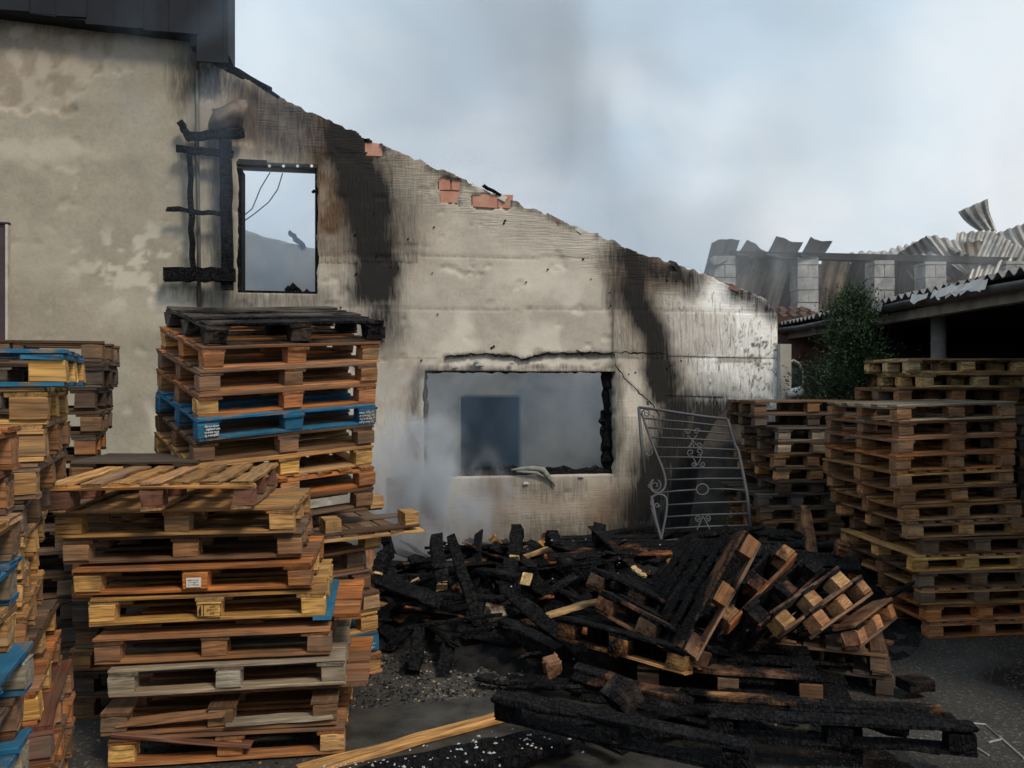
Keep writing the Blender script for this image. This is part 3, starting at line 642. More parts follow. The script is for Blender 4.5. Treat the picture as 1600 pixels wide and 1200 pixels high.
mb.box(((x0 + x1) / 2, y1, zt / 2), (x1 - x0, .1, zt)); mb.box((x0, (y0 + y1) / 2, zt / 2), (.1, y1 - y0, zt)); mb.box((x1, (y0 + y1) / 2, zt / 2), (.1, y1 - y0, zt)); mb.box(((x0 + x1) / 2, (y0 + y1) / 2, zt + .06), (x1 - x0 + .2, y1 - y0 + .1, .1))
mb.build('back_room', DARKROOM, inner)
mb = MB()
for xx in (0.05, S_END - 0.2): mb.box((xx, (0.37 + DIN) / 2, 1.35), (.25, DIN - .4, 2.7))
mb.build('cross_wall', INNER, inner)
for (u0, v0, u1, v1) in ((452, 362, 476, 388), (560, 405, 640, 430)):
    a = W(u0, v0, DIN); b = W(u1, v1, DIN); d = Vector((b[0] - a[0], 0, b[1] - a[1]))
    mobj('charred_rafter', board_mesh(round(d.length, 2), .08, .06, 1, 3.0, 7), inner, CHAR, Matrix.Translation(((a[0] + b[0]) / 2, DIN, (a[1] + b[1]) / 2)) @ d.to_track_quat('X', 'Y').to_matrix().to_4x4())

# ---- end of the wall: concrete pier, foam plate, pipe, leaning panel
mb = MB(); a, b = W(1213, 538), W(1230, 700); mb.box(((a[0] + b[0]) / 2, 0.1, a[1] / 2), (b[0] - a[0], 0.4, a[1]))
o = mb.build('concrete_pier', plain('pier_concrete', (0.42, 0.40, 0.36), 0.85, var=.3)); o.matrix_world = WM; tag(o, 'short grey concrete pier at the right end of the gable wall', 'pier')
pts = [(1231, 566), (1240, 563), (1249, 568), (1254, 580), (1255, 598), (1251, 611), (1231, 614)]
V = [P(u, v, 10.3) for u, v in pts] + [P(u, v, 10.3) + Vector((0.02, .07, 0)) for u, v in pts]; k_ = len(pts)
o = mobj('foam_plate', mesh('foam_plate', V, [tuple(range(k_))[::-1], tuple(range(k_, 2 * k_))] + [(i, (i + 1) % k_, k_ + (i + 1) % k_, k_ + i) for i in range(k_)], plain('plate_dark', (0.07, 0.07, 0.075), .8)))
mb = MB(); mb.tube([P(u, v, 10.27) for u, v in pts[:6]], 0.014, 5); mb.build('pale_rim', plain('foam_edge', (.55, .54, .5), scale=30, c2=(.2, .2, .19)), o)
tag(o, 'dark rounded plate with a pale crumbling rim beside the concrete pier', 'plate')
mb = MB(); a, b = P(1226, 617, 10.0), P(1251, 611, 9.7); mb.tube([a + (b - a) * t for t in (0, .5, .98, 1)], [.055, .055, .055, .047], 12)
tag(mb.build('plastic_pipe', WHITE, None, True), 'short white plastic pipe sticking out beyond the concrete pier', 'pipe')
pts = [(1100, 690), (1120, 655), (1140, 636), (1156, 628), (1160, 700), (1166, 760), (1160, 830), (1075, 830)]
V = [P(u, v, 9.35 - (v - 628) * .0012) for u, v in pts]; V += [p + Vector((.01, .03, 0)) for p in V]; k_ = len(pts)
o = mobj('leaning_panel', mesh('leaning_panel', V, [tuple(range(k_))[::-1], tuple(range(k_, 2 * k_))] + [(i, (i + 1) % k_, k_ + (i + 1) % k_, k_ + i) for i in range(k_)], plain('panel_scorched', (0.085, 0.072, 0.06), .85, c2=(.03, .028, .026))))
tag(o, 'brown scorched panel leaning on the wall behind the wrought iron gate', 'panel')
# ---------------------------------------------------------------- pallets
TONE = {'tan': (0.55, 0.305, 0.115), 'yellow': (0.70, 0.415, 0.135), 'orange': (0.50, 0.20, 0.065), 'brown': (0.33, 0.168, 0.08), 'dark': (0.075, 0.05, 0.038),
        'grey': (0.36, 0.31, 0.24), 'red': (0.22, 0.095, 0.065), 'umber': (0.19, 0.108, 0.06), 'slate': (0.085, 0.08, 0.075), 'pale': (0.72, 0.52, 0.26)}
WORD = {'tan': 'tan', 'yellow': 'yellowish', 'orange': 'orange-brown', 'brown': 'brown', 'dark': 'dark brown', 'grey': 'weathered grey', 'red': 'reddish brown', 'umber': 'dull brown', 'slate': 'dark grey', 'pale': 'pale new', 'blue': 'blue painted'}
ORD = ['top', 'second', 'third', 'fourth', 'fifth', 'sixth', 'seventh', 'eighth', 'ninth', 'tenth', 'eleventh', 'twelfth', 'thirteenth', 'fourteenth', 'fifteenth', 'sixteenth', 'seventeenth', 'eighteenth']
def jit(c, a, r=rng):
    f = 1 + r.uniform(-a, a); h = r.uniform(-a, a) * 0.35
    return (max(0.004, c[0] * f * (1 + h)), max(0.004, c[1] * f), max(0.004, c[2] * f * (1 - h)))
def pieces(Lx, D, H, deck='x', base='x', nb=5):
    t = 0.018 if H < 0.14 else 0.0185; bh = H - 3 * t; out = []
    def row(ext, n, w_first, w_mid):      # centres and widths of n boards spread over ext
        ws = [w_first if (i % 2 == 0) else w_mid for i in range(n)]
        if n > 5: ws = [w_mid] * n
        gap = (ext - sum(ws)) / (n - 1); y = 0; r = []
        for w_ in ws: r.append((y + w_ / 2, w_)); y += w_ + gap
        return r
    if deck == 'x':
        for y, w_ in row(D, nb, 0.145, 0.10): out.append(('deck_board', (Lx / 2, y, H - t / 2), (Lx, w_, t), 0))
        for x in (0.0725, Lx / 2, Lx - 0.0725): out.append(('cross_board', (x, D / 2, H - 1.5 * t), (D, 0.145, t), 1))
    else:
        for x, w_ in row(Lx, nb, 0.145, 0.10): out.append(('deck_board', (x, D / 2, H - t / 2), (D, w_, t), 1))
        for y in (0.05, D / 2, D - 0.05): out.append(('cross_board', (Lx / 2, y, H - 1.5 * t), (Lx, 0.10, t), 0))
    bx = 0.122 if base == 'x' else 0.10; by = 0.10 if base == 'x' else 0.145
    for x in (bx / 2, Lx / 2, Lx - bx / 2):
        for y in (by / 2, D / 2, D - by / 2): out.append(('block', (x, y, t + bh / 2), (bx, by, bh), 2))
    if base == 'x':
        for y in (0.05, D / 2, D - 0.05): out.append(('bottom_board', (Lx / 2, y, t / 2), (Lx, 0.10, t), 0))
    elif base == 'y':
        for x in (0.05, Lx / 2, Lx - 0.05): out.append(('bottom_board', (x, D / 2, t / 2), (D, 0.10, t), 1))
    return out
RZ90 = Matrix.Rotation(math.pi / 2, 4, 'Z')
FACE_ONLY = .2
def pallet(M, tone, label, Lx=1.2, D=0.8, H=0.144, deck='x', base='x', char=0.0, group='wooden pallets', nb=None, blocks=None, drop=(), wear=1.0, seed=None, flip=False, only=None, boards=None, face=None, front_only=False):
    r = random.Random(seed if seed is not None else rng.random())
    if flip: M = M @ Matrix.Translation((0, D, H)) @ Matrix.Rotation(math.pi, 4, 'X')
    root = empty('wooden_pallet', M); tag(root, label, 'pallet', group)
    cnt = {}
    for kind, c, d, ori in pieces(Lx, D, H, deck, base, nb or (5 if deck == 'x' else 7)):
        i = cnt.get(kind, 0); cnt[kind] = i + 1
        if (front_only and c[1] > .13 and not (kind == 'cross_board' and False)) or (kind, i) in drop or (only and kind not in only): continue
        paint = tone == 'blue'; base_c = TONE.get(tone, (0.3, 0.2, 0.1))
        if kind == 'block':
            if blocks == 'mix' or (blocks is None and not paint): base_c = TONE[r.choice([tone, tone, 'tan', 'brown', 'yellow' if tone in ('tan', 'yellow', 'pale', 'orange') else 'umber'])] if tone not in ('dark', 'slate', 'pale') else base_c
            elif blocks: base_c = TONE[blocks]; paint = False
        elif boards: base_c = TONE[boards]; paint = False
        col = jit(base_c, 0.22, r) + (min(1, max(0, char + (r.uniform(-.12, .12) if 0 < char < 1 else 0))),)
        if face is not None: col = col[:3] + ((face + (.16 if kind == 'deck_board' else 0) if c[1] < .13 else char) + r.uniform(-.06, .06),); col = col[:3] + (min(1, max(0, col[3])),)
        elif kind != 'block':
            f_ = r.choice((.55, .75, .95)) if kind == 'deck_board' else (.5 if c[1] > .2 else .95); col = (col[0] * f_, col[1] * f_ * .97, col[2] * f_ * .93, col[3])  # boards set back are darkened: shade inside the openings painted into the wood
        rg = wear if char < 0.5 or face is not None else 2.6
        lx, ly, lz = d
        if kind == 'block' and ori == 2 and r.random() < .5: pass
        m = board_mesh(lx, ly, lz, r.randint(0, 4), rg, 4 if kind != 'block' else 2)
        Mx = Matrix.Translation((c[0] + r.uniform(-.006, .006), c[1] + r.uniform(-.010, .010) + (.010 if kind == 'bottom_board' and c[1] < .2 else 0), c[2] + r.uniform(-.0008, .0008)))
        if ori == 1: Mx = Mx @ RZ90
        if r.random() < .5 and kind != 'block': Mx = Mx @ Matrix.Rotation(math.pi, 4, 'Z')
        if kind != 'bottom_board': Mx = Mx @ Matrix.Rotation(r.uniform(-.006, .006), 4, 'Z')
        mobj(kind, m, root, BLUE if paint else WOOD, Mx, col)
    return root
def pose(c, yaw=0, pitch=0, roll=0, off=(0, 0, 0)):     # pitch lifts the back, roll lifts the right end (degrees)
    return Matrix.Translation(c) @ Matrix.Rotation(math.radians(yaw), 4, 'Z') @ Matrix.Rotation(math.radians(pitch), 4, 'X') @ Matrix.Rotation(math.radians(-roll), 4, 'Y') @ Matrix.Translation(off)
def span(uL, uR, Lx, yaw):                 # front-left corner of a face Lx wide that spans two photo columns
    a1, a2 = (uL - 800) / F, (uR - 800) / F; c, s = math.cos(math.radians(yaw)), math.sin(math.radians(yaw))
    YL = Lx * (c - a2 * s) / (a2 - a1); return Vector((a1 * YL, YL, 0))
def lab(tone, i, stack, extra=''): 
    o = 'topmost' if i == 0 else ORD[i] + ' from the top'
    return '%s pallet%s, %s %s' % (WORD[tone], extra, o, stack)

# --- front stack, centre left
ST = 'of the front stack'
spec = [  # bottom to top: uL, uR, vL, tone, kwargs
    (168, 524, 1186, 'orange', dict(extra=' with a broken deck board', wear=1.6)),
    (157, 521, 1146, 'brown', dict(blocks='umber', wear=1.6, drop=(('deck_board', 0),))),
    (178, 543, 1105, 'orange', dict(only=('deck_board', 'cross_board'), thin=True, extra=' deck without blocks')),
    (168, 541, 1089, 'grey', dict(blocks='grey')),
    (147, 508, 1040, 'brown', dict()),
    (166, 530, 1000, 'orange', dict(only=('deck_board', 'cross_board'), thin=True, extra=' deck pushed back to the right')),
    (138, 500, 978, 'yellow', dict(blocks='yellow', extra=' with a stamped block')),
    (114, 477, 931, 'orange', dict(extra=' with a white sticker')),
    (99, 465, 880, 'umber', dict(blocks='brown')),
    (86, 450, 844, 'tan', dict(blocks='tan')),
    (73, 398, 801, 'tan', dict(Lx=0.98, D=0.95, deck='y', base='y', blocks='red', nb=7, extra=' with gappy split boards', wear=2.0)),
]
zt = 0.0; s1p = []
for k, (uL, uR, v, tone, kw) in enumerate(spec):
    kw = dict(kw); Lx = kw.pop('Lx', 1.2); D = kw.pop('D', 0.8); ex = kw.pop('extra', ''); thin = kw.pop('thin', False)
    yaw = 8.5 + rng.uniform(-1.2, 1.2); c = span(uL, uR, Lx, yaw); Yc = 4.24 + rng.uniform(-.02, .02) if k < 10 else 4.05; c = Vector(((uL - 800) / F * Yc, Yc, 0))
    if thin: c += Vector((0.06, 0.16, 0)); h = 0.144
    z = CAMH - (v - 600) * c.y / F; z = min(max(z, zt), zt + 0.015) if not thin else zt
    if thin: c.z = zt - 0.10; zt += 0.044
    else: c.z = z; zt = z + 0.144
    i = len(spec) - 1 - k
    s1p.append(pallet(pose(c, yaw, rng.uniform(-.4, .4) if not thin else 0, 0), tone, lab(tone, i, ST, ex), Lx, D, group='pallets of the front stack', seed=100 + k, **kw))
# teal bottom board on the right end of the yellowish pallet, snapped boards in the lowest ones
mobj('bottom_board', board_mesh(0.82, 0.10, 0.022, 1), s1p[6], BLUE, Matrix.Translation((1.19, 0.4, -0.006)) @ RZ90, (0.03, 0.15, 0.14, 0))['label'] = 'teal painted end board'
for pz, t, x0, z0, x1, z1 in ((s1p[0], 'red', 0.02, 0.17, 0.72, 0.07), (s1p[1], 'grey', 0.62, 0.03, 1.18, 0.045), (s1p[1], 'brown', 0.08, 0.05, 0.62, 0.085)):
    d = Vector((x1 - x0, 0, z1 - z0))
    mobj('broken_board', board_mesh(round(d.length, 2), 0.09, 0.02, 2, 2.0), pz, WOOD, Matrix.Translation(((x0 + x1) / 2, 0.03, (z0 + z1) / 2)) @ d.to_track_quat('X', 'Z').to_matrix().to_4x4(), TONE[t] + (0,))
# sticker and stamp
PAPER = plain('paper', (0.70, 0.68, 0.62), 0.8, bump=0, var=.15); INK = plain('ink', (0.03, 0.025, 0.02), bump=0); PAINTW = plain('white_stencil', (0.62, 0.68, 0.72), bump=0, scale=60, var=.5)
def strokes(name, parent, M, w_, h_, rows, m, seed, t=0.0022):
    R = random.Random(seed); mb = MB()
    for ry in range(rows):
        y = h_ * (0.5 - (ry + .5) / rows); x = -w_ / 2 + R.uniform(0, .1) * w_
        while x < w_ / 2 * R.uniform(.75, 1):
            l = R.uniform(.04, .10) * w_; hh = h_ / rows * R.uniform(.35, .62)
            k = R.random()
            if k < .55: mb.box((x, 0, y), (t, t * .4, hh)); mb.box((x + l / 2, 0, y + hh * R.choice((-.5, 0, .5))), (l, t * .4, t))
            else: mb.box((x + l / 2, 0, y), (l * 1.1, t * .4, t), Matrix.Rotation(R.uniform(-1.2, 1.2), 3, 'Y'))
            x += l * 1.6
    return mb.build(name, m, parent, M=M)
def text(parent, txt, size, M, m):
    cu = bpy.data.curves.new('stamp_text', 'FONT'); cu.body = txt; cu.size = size; cu.align_x = 'CENTER'; cu.align_y = 'CENTER'; cu.materials.append(m); cu.extrude = 0.0004
    o = bpy.data.objects.new('stamp_text', cu); me = bpy.data.meshes.new_from_object(o); bpy.data.objects.remove(o)
    o = bpy.data.objects.new('stamp_text', me); link(o, parent); o.matrix_basis = M @ Matrix.Rotation(math.pi / 2, 4, 'X'); return o
mb = MB(); mb.box((0.6, -0.010, 0.058), (0.075, 0.0015, 0.05)); stk = mb.build('sticker', PAPER, s1p[7]); strokes('sticker_writing', stk, Matrix.Translation((0.6, -0.0118, 0.058)), 0.06, 0.036, 3, INK, 4, 0.0022)
st0 = Matrix.Translation((0.6, -0.0095, 0.062)); mb = MB()
for x, z, a, b in ((0, .032, .12, .003), (0, -.032, .12, .003), (-.06, 0, .003, .064), (.06, 0, .003, .064), (-.027, 0, .003, .064)): mb.box((x, 0, z), (a, .001, b))
fr_ = mb.build('stamp_frame', INK, s1p[6], M=st0)
text(s1p[6], 'UA', .019, st0 @ Matrix.Translation((.018, -.0008, .019)), INK); text(s1p[6], '070177', .019, st0 @ Matrix.Translation((.018, -.0008, 0)), INK); text(s1p[6], 'HT', .019, st0 @ Matrix.Translation((.018, -.0008, -.019)), INK)
mb = MB(); mb.tube([(-.043, 0, -.024), (-.045, 0, 0), (-.043, 0, .024)], [.003, .007, .002], 6); mb.build('stamp_symbol', INK, s1p[6], M=st0)

# --- tall stack against the house, behind the front stack (leans towards the yard at the top)
ST = 'of the tall stack'; FRX, FRY, YAW2 = -0.897, 5.68, 38.0
uR2 = [597, 591, 590, 594, 580, 570, 594, 0, 582, 584, 582, 582, 587, 587, 588, 593, 599]
tn2 = ['orange', 'blue', 'yellow', 'umber', 'red', 'brown', 'tan', 'red', 'umber', 'orange', 'tan', 'umber', 'blue', 'orange', 'brown', 'orange', 'slate']
s2p = []
for k in range(17):
    z = 0.1433 * k; f = float(sstep(4, 10, k)); p = 11.0 * f; ro = 3.4 * f; i = 16 - k; tone = tn2[k]
    Y = FRY + 0.10 * f * 0; X = (uR2[k] - 800) / F * Y if uR2[k] else FRX
    kw = dict(D=0.9 if k > 9 else 0.8); ex = ''
    if k == 7:
        M = pose((X + 0.22, Y - 0.10, z + 0.0), YAW2 - 8, p * .4, ro * .5, (-1.15, 0, 0)); kw = dict(D=0.8, flip=True, blocks='tan', boards='umber', deck='y', base='none', nb=11, drop=(('block', 0), ('block', 1), ('block', 4), ('block', 3), ('block', 7), ('deck_board', 10))); ex = ' lying upside down, jutting right'
    else: M = pose((X, Y, z), YAW2 + rng.uniform(-1.2, 1.2), p, ro, (-1.2, 0, 0))
    if k in (9, 6): kw.update(deck='y', nb=8)
    if k == 16: kw.update(char=0.5, wear=2.5, blocks='slate'); ex = ' with scorched deck'
    if k == 12: ex = ' with white stencil marks'
    if k == 1: ex = ' near the ground'
    if k == 6: kw.update(blocks='yellow')
    if k == 10: kw.update(blocks='yellow')
    s2p.append(pallet(M, tone, lab(tone, i, ST, ex), group='pallets of the tall stack by the wall', seed=200 + k, **kw))
mobj('bottom_board', board_mesh(1.22, .10, .02, 1), s2p[7], WOOD, Matrix.Translation((0.62, .8 - .04, .144 + .011)), TONE['yellow'] + (0,))
strokes('stencil_mark', s2p[12], Matrix.Translation((0.075, -0.010, 0.066)), 0.09, 0.075, 4, PAINTW, 9, 0.010)
strokes('stencil_mark', s2p[12], Matrix.Translation((1.125, -0.010, 0.062)), 0.12, 0.09, 4, PAINTW, 21, 0.0055)
strokes('stencil_mark', s2p[1], Matrix.Translation((1.125, -0.010, 0.055)), 0.11, 0.05, 2, PAINTW, 22, 0.0055)

# --- nearest stack at the left edge
ST = 'of the nearest stack at the left edge'; yaw = 20.0
exv = Vector((math.cos(math.radians(yaw)), math.sin(math.radians(yaw)), 0)); eyv = Vector((-exv.y, exv.x, 0))
tn = ['tan', 'brown', 'tan', 'orange', 'blue', 'grey', 'blue', 'brown', 'blue', 'tan', 'blue', 'tan', 'red', 'orange']
du = [30, 30, 34, 30, 36, 33, 38, 30, 40, 15, 24, 24, 20, 17]
for k, tone in enumerate(tn):
    Y = 2.55; rb = Vector(((du[k] - 800) / F * Y, Y, 0)); c = rb - exv * 1.2 - eyv * 0.8; c.z = 0.134 * k
    kw = dict(blocks='grey') if tone == 'blue' else {}
    if k in (3, 8, 12): kw['deck'] = 'y'
    pallet(pose(c, yaw + rng.uniform(-2, 2)), tone, lab(tone, 13 - k, ST), H=0.133, group='pallets of the nearest left stack', seed=300 + k, **kw)

# --- left stack behind it, blue pallet on top
ST = 'of the left stack with the blue top'; yaw = 24.0
tn = ['brown', 'orange', 'brown', 'orange', 'red', 'orange', 'umber', 'tan', 'tan', 'yellow', 'umber', 'brown', 'tan', 'yellow', 'blue']
du = [75, 78, 76, 80, 82, 60, 44, 40, 34, 34, 40, 60, 68, 72, 102]
for k, tone in enumerate(tn):
    Y = 3.1; fr2 = Vector(((du[k] - 800) / F * Y, Y, 0.142 * k))
    kw = dict(blocks='yellow', extra=' with bare yellow blocks') if k == 14 else {}
    ex = kw.pop('extra', '')
    if k in (4, 9, 12): kw['deck'] = 'y'
    if k == 14: kw['base'] = 'x'
    pallet(pose(fr2, yaw + rng.uniform(-2.5, 2.5), 0, 0, (-1.2, 0, 0)), tone, lab(tone, 14 - k, ST, ex), H=0.142, group='pallets of the left stack', seed=400 + k, **kw)
# --- dark stack behind, against the grey wall
ST = 'of the dark stack by the grey wall'; yaw = 20.0
du = [128, 126, 124, 128, 122, 132, 118, 130, 138, 142, 150, 158, 150, 160, 160]
for k in range(15):
    Y = 5.35; fr2 = Vector(((du[k] - 800) / F * Y, Y, 0.152 * k)); tone = ['dark', 'umber', 'dark', 'dark', 'umber'][k % 5]
    pallet(pose(fr2, yaw + rng.uniform(-3, 3), 0, 0, (-1.2, 0, 0)), tone, lab(tone, 14 - k, ST), H=0.151, blocks='orange' if k == 10 else tone, flip=(k == 14), group='pallets of the dark stack', seed=500 + k)
# --- low stack of half pallets between the dark stack and the tall stack
ST = 'of the half-size pallets'
for k in range(11):
    c = P(111 + rng.uniform(-5, 5), 700, 4.88); c.z = 0.14 * k
    tone = ['umber', 'dark', 'brown'][k % 3]
    pallet(pose(c, 3 + rng.uniform(-2, 2)), tone, lab(tone, 10 - k, ST), 0.74, 0.55, 0.14, blocks='brown' if k == 10 else None, group='half-size pallets', seed=600 + k)

# --- right stack, nearest
ST = 'of the big right-hand stack'
uL8 = [1452, 1450, 1440, 1437, 1427, 1442, 1418, 1413, 1408, 1402, 1401, 1404, 1406, 1401]
tn = ['orange', 'orange', 'tan', 'umber', 'yellow', 'umber', 'brown', 'tan', 'brown', 'tan', 'orange', 'orange', 'brown', 'grey']
bl = ['orange', 'orange', 'umber', 'umber', 'yellow', 'umber', 'tan', 'brown', 'brown', 'brown', 'brown', 'brown', 'umber', 'brown']
for k, tone in enumerate(tn):
    Y = 6.42; f = float(sstep(1, 9, k)); c = Vector(((uL8[k] - 800) / F * Y, Y, 0.131 * k)); kw = {}
    if k in (0, 2, 4, 6, 9): kw.update(deck='y', nb=7)
    pallet(pose(c, 5 + rng.uniform(-1.5, 1.5), 0, 1.6 * f + .2), tone, lab(tone, 13 - k, ST), 0.98, 1.2, 0.130, blocks=bl[k], base='x', group='pallets of the right stack', seed=700 + k, wear=1.5, **kw)
# --- stack left of it, set further back
ST = 'of the shaded stack beside the gate'
uL9 = [1190, 1184, 1186, 1192, 1194, 1188, 1184, 1216, 1214, 1210, 1216, 1216, 1155, 1155]
for k in range(14):
    Y = 8.0; L9 = 0.8; c = Vector(((uL9[k] - 800) / F * Y, Y, 0.131 * k)); tone = ['umber', 'slate', 'dark', 'umber', 'brown'][k % 5]  # dark tones paint the shade beside the shed into this stack's wood
    if k >= 12: c = Vector(((uL9[k] - 800) / F * 8.6, 8.6 - .55, 0.131 * k)); L9 = 1.2
    pallet(pose(c, 3 + rng.uniform(-2, 2)), tone, lab(tone, 13 - k, ST), L9, 1.1 if k < 12 else .8, 0.131, blocks='grey' if k in (10, 11) else ('tan' if k == 8 else tone), group='pallets of the shaded stack', seed=800 + k, wear=1.5)
# --- pale-topped stack under the shed roof
ST = 'of the pale-topped stack by the shed'
for k in range(16):
    Y = 7.8; z = 0.1405 * k; u = [1409, 1405, 1400, 1412][k % 4] if k < 14 else (1440 if k == 14 else 1418); tone = 'pale' if k >= 14 else ['umber', 'brown', 'dark'][k % 3]
    c = Vector(((u - 800) / F * Y, Y, z)); ya = 3 + rng.uniform(-2, 2)
    pallet(pose(c, ya), tone, lab(tone, 15 - k, ST), 1.2, 0.85, 0.14, group='pallets of the pale-topped stack', seed=900 + k)
c = P(1364, 592, 8.75)
for k in range(15):
    tone = 'yellow' if k >= 13 else ['umber', 'brown'][k % 2]
    pallet(pose((c.x + rng.uniform(-.02, .03), 8.75, 0.1405 * k), 4), tone, lab(tone, 14 - k, 'of the stack furthest under the shed'), 1.2, 0.8, 0.14, group='pallets furthest under the shed', seed=950 + k)
# a dark pallet leaning at the right edge and a stack beyond the frame edge carrying it
for k in range(16):
    tone = 'pale' if k >= 14 else ['umber', 'brown', 'dark'][k % 3]
    pallet(pose((4.98 + rng.uniform(-.02, .02), 7.72, 0.1405 * k), 3), tone, lab(tone, 15 - k, 'of the stack cut by the right frame edge'), 1.2, 0.85, 0.14, group='pallets cut by the right edge', seed=1100 + k)
for k in range(13):
    tone = ['dark', 'umber', 'slate'][k % 3]
    pallet(pose((4.16 + rng.uniform(-.02, .03), 6.62, 0.131 * k), 5), tone, lab(tone, 12 - k, 'of the dark stack at the right edge'), 0.8, 1.1, 0.13, group='pallets at the right edge', seed=970 + k)

# --- toppled fan of half-burnt pallets
def tilted(p1, p2, up, label, tone, Lx, D=1.2, H=0.144, char=.3, seed=0, deck='x', base='x', dsign=1, **kw):
    """p1, p2: lower corners of the visible face; up: a point above p1 in that face."""
    ex_ = (p2 - p1).normalized(); ez = (up - p1); ez = (ez - ex_ * ez.dot(ex_)).normalized(); ey = ez.cross(ex_)
    M = Matrix((ex_.to_4d(), ey.to_4d(), ez.to_4d(), Vector((0, 0, 0, 1)))).transposed()
    for i in range(3): M[3][i] = 0
    M.translation = p1
    return pallet(M, tone, label, Lx, D, H, deck=deck, base=base, char=char, group='toppled pallets', seed=seed, wear=1.8, **kw)
c0 = Vector((2.42, 5.2, 0)); ya = -22
for k, (t_, lb) in enumerate((('dark', 'dark brown pallet on the ground under the toppled fan'), ('umber', 'dull brown slatted pallet lying flat under the toppled fan'))):
    pallet(pose((c0.x + .0 - .03 * k, c0.y, 0.15 * k), ya + 2 * k, 0, 0, (-1.2, 0, 0)), t_, lb, 1.2, 0.8, 0.148, deck='y', base='y', nb=9, char=.22, group='toppled pallets', seed=1000 + k)
tilted(P(1347, 1012, 5.15), P(1404, 966, 5.75), P(1338, 978, 5.20), 'orange-ended pallet tipped to the left, lowest of the tilted ones', 'tan', 0.8, char=.62, face=.30, boards='umber', blocks='orange', seed=1010, nb=5)
tilted(P(1288, 984, 4.98), P(1369, 924, 5.55), P(1268, 957, 5.04), 'scorched pallet tipped to the left, second of the tilted ones', 'tan', 0.8, char=.66, face=.32, boards='umber', blocks='brown', seed=1011)
tilted(P(1230, 984, 4.92), P(1341, 905, 5.45), P(1208, 958, 4.99), 'pallet with one bright yellow end block in the toppled fan', 'tan', 0.8, char=.75, face=.38, boards='umber', blocks='tan', seed=1012)
tilted(P(1190, 976, 4.9), P(1300, 880, 5.45), P(1170, 952, 4.98), 'blackened pallet between the bright-blocked pallet and the orange-edged one', 'brown', 0.8, char=.85, face=.56, seed=1013)
tilted(P(1142, 975, 4.9), P(1243, 868, 5.35), P(1117, 953, 4.98), 'half-burnt pallet with an orange edge in the toppled fan', 'orange', 0.8, char=.85, face=.46, seed=1014)
tilted(P(1092, 1032, 4.75), P(1186, 862, 5.0), P(1062, 1012, 4.75), 'steepest pallet of the fan, standing on its charred lower corner', 'tan', 0.82, D=1.1, char=.9, face=.38, blocks='brown', boards='brown', seed=1015)
tilted(P(1050, 1000, 5.4), P(1150, 860, 5.8), P(1028, 985, 5.4), 'black burnt pallet behind the steepest one', 'dark', 0.8, D=1.0, char=.85, seed=1016)
# pallets tipped the other way, left of the fan
tilted(P(925, 952, 5.35), P(1062, 1030, 4.9), P(940, 925, 5.35), 'burnt pallet sloping down to the right towards the fan', 'brown', 0.8, D=1.0, char=.85, face=.46, blocks='umber', seed=1020)
tilted(P(915, 916, 5.9), P(1030, 972, 5.5), P(930, 884, 5.9), 'burnt pallet sloping right, behind and above the other one', 'brown', 0.8, D=0.9, char=.85, face=.46, blocks='umber', seed=1021)
tilted(P(870, 998, 5.3), P(1020, 1042, 4.85), P(880, 966, 5.3), 'burnt pallet with a pale top edge lowest on the left slope', 'tan', 0.9, D=0.8, char=.9, face=.48, seed=1022)
# half-burnt pallets at the back of the heap
pallet(pose(P(850, 902, 7.4) , -4, 2, 1.5), 'orange', 'half-burnt pallet below the large window, brown at its right end', 1.15, 0.8, 0.2, char=.6, face=.36, group='burnt pallets', seed=1030)
pallet(pose(P(775, 952, 6.7), 6, 0, -1), 'orange', 'half-burnt pallet with an orange block in the middle of the heap', 0.9, 0.8, 0.144, char=.65, face=.38, group='burnt pallets', seed=1031)
# charred pallets in the foreground
pallet(pose(P(997, 1081, 5.0), -12, 0, 0), 'brown', 'half-burnt pallet with pale scorched edges in front of the fan', 1.06, 0.6, 0.16, char=.7, face=.34, boards='brown', blocks='umber', group='burnt pallets', seed=1040, drop=(('deck_board', 1), ('deck_board', 3)))
pallet(pose(P(770, 1126, 4.30), -29, 4, 0), 'dark', 'fully charred pallet in the foreground nearest the camera', 1.32, 0.8, 0.14, char=1.0, group='burnt pallets', seed=1041, nb=6, front_only=True)
pallet(pose(P(1108, 1160, 4.25), -8, 5, 0), 'dark', 'charred pallet at the lower right with one pale plank', 1.3, 0.8, 0.15, char=.97, group='burnt pallets', seed=1042, nb=6, front_only=True)
pallet(pose((0.75, 4.75, 0.0), -14, 0, 0), 'dark', 'charred pallet on the ground under the pale-edged one', 1.2, 0.8, 0.144, char=1.0, group='burnt pallets', seed=1044, drop=(('deck_board', 1), ('deck_board', 3)))

for k, (x, y, z, ya, pi_, ro) in enumerate(((-1.0, 6.75, .12, 20, 10, -8), (-0.3, 7.0, .22, -30, -6, 12), (0.55, 6.9, .22, 15, 12, -10), (0.1, 6.15, .05, -20, 4, 6), (1.3, 7.2, .3, 40, -8, 10), (2.0, 6.9, .25, -15, 10, -12))):
    pallet(pose((x, y, z), ya, pi_, ro), 'dark', ('charred pallet leaning in the heap beside the tall stack', 'charred pallet tipped in the heap below the left window corner', 'charred pallet tipped in the middle of the heap', 'low charred pallet at the front of the heap', 'charred pallet in the tangle in front of the gate', 'charred pallet in the tangle before the shaded stack')[k], 1.1, .8, .144, char=1.0 if k != 2 else .9, group='burnt pallets', seed=1050 + k, drop=tuple(('deck_board', i) for i in ((1, 3), (2,), (0, 3), (1, 2, 3), (2, 4), (1, 3))[k]))
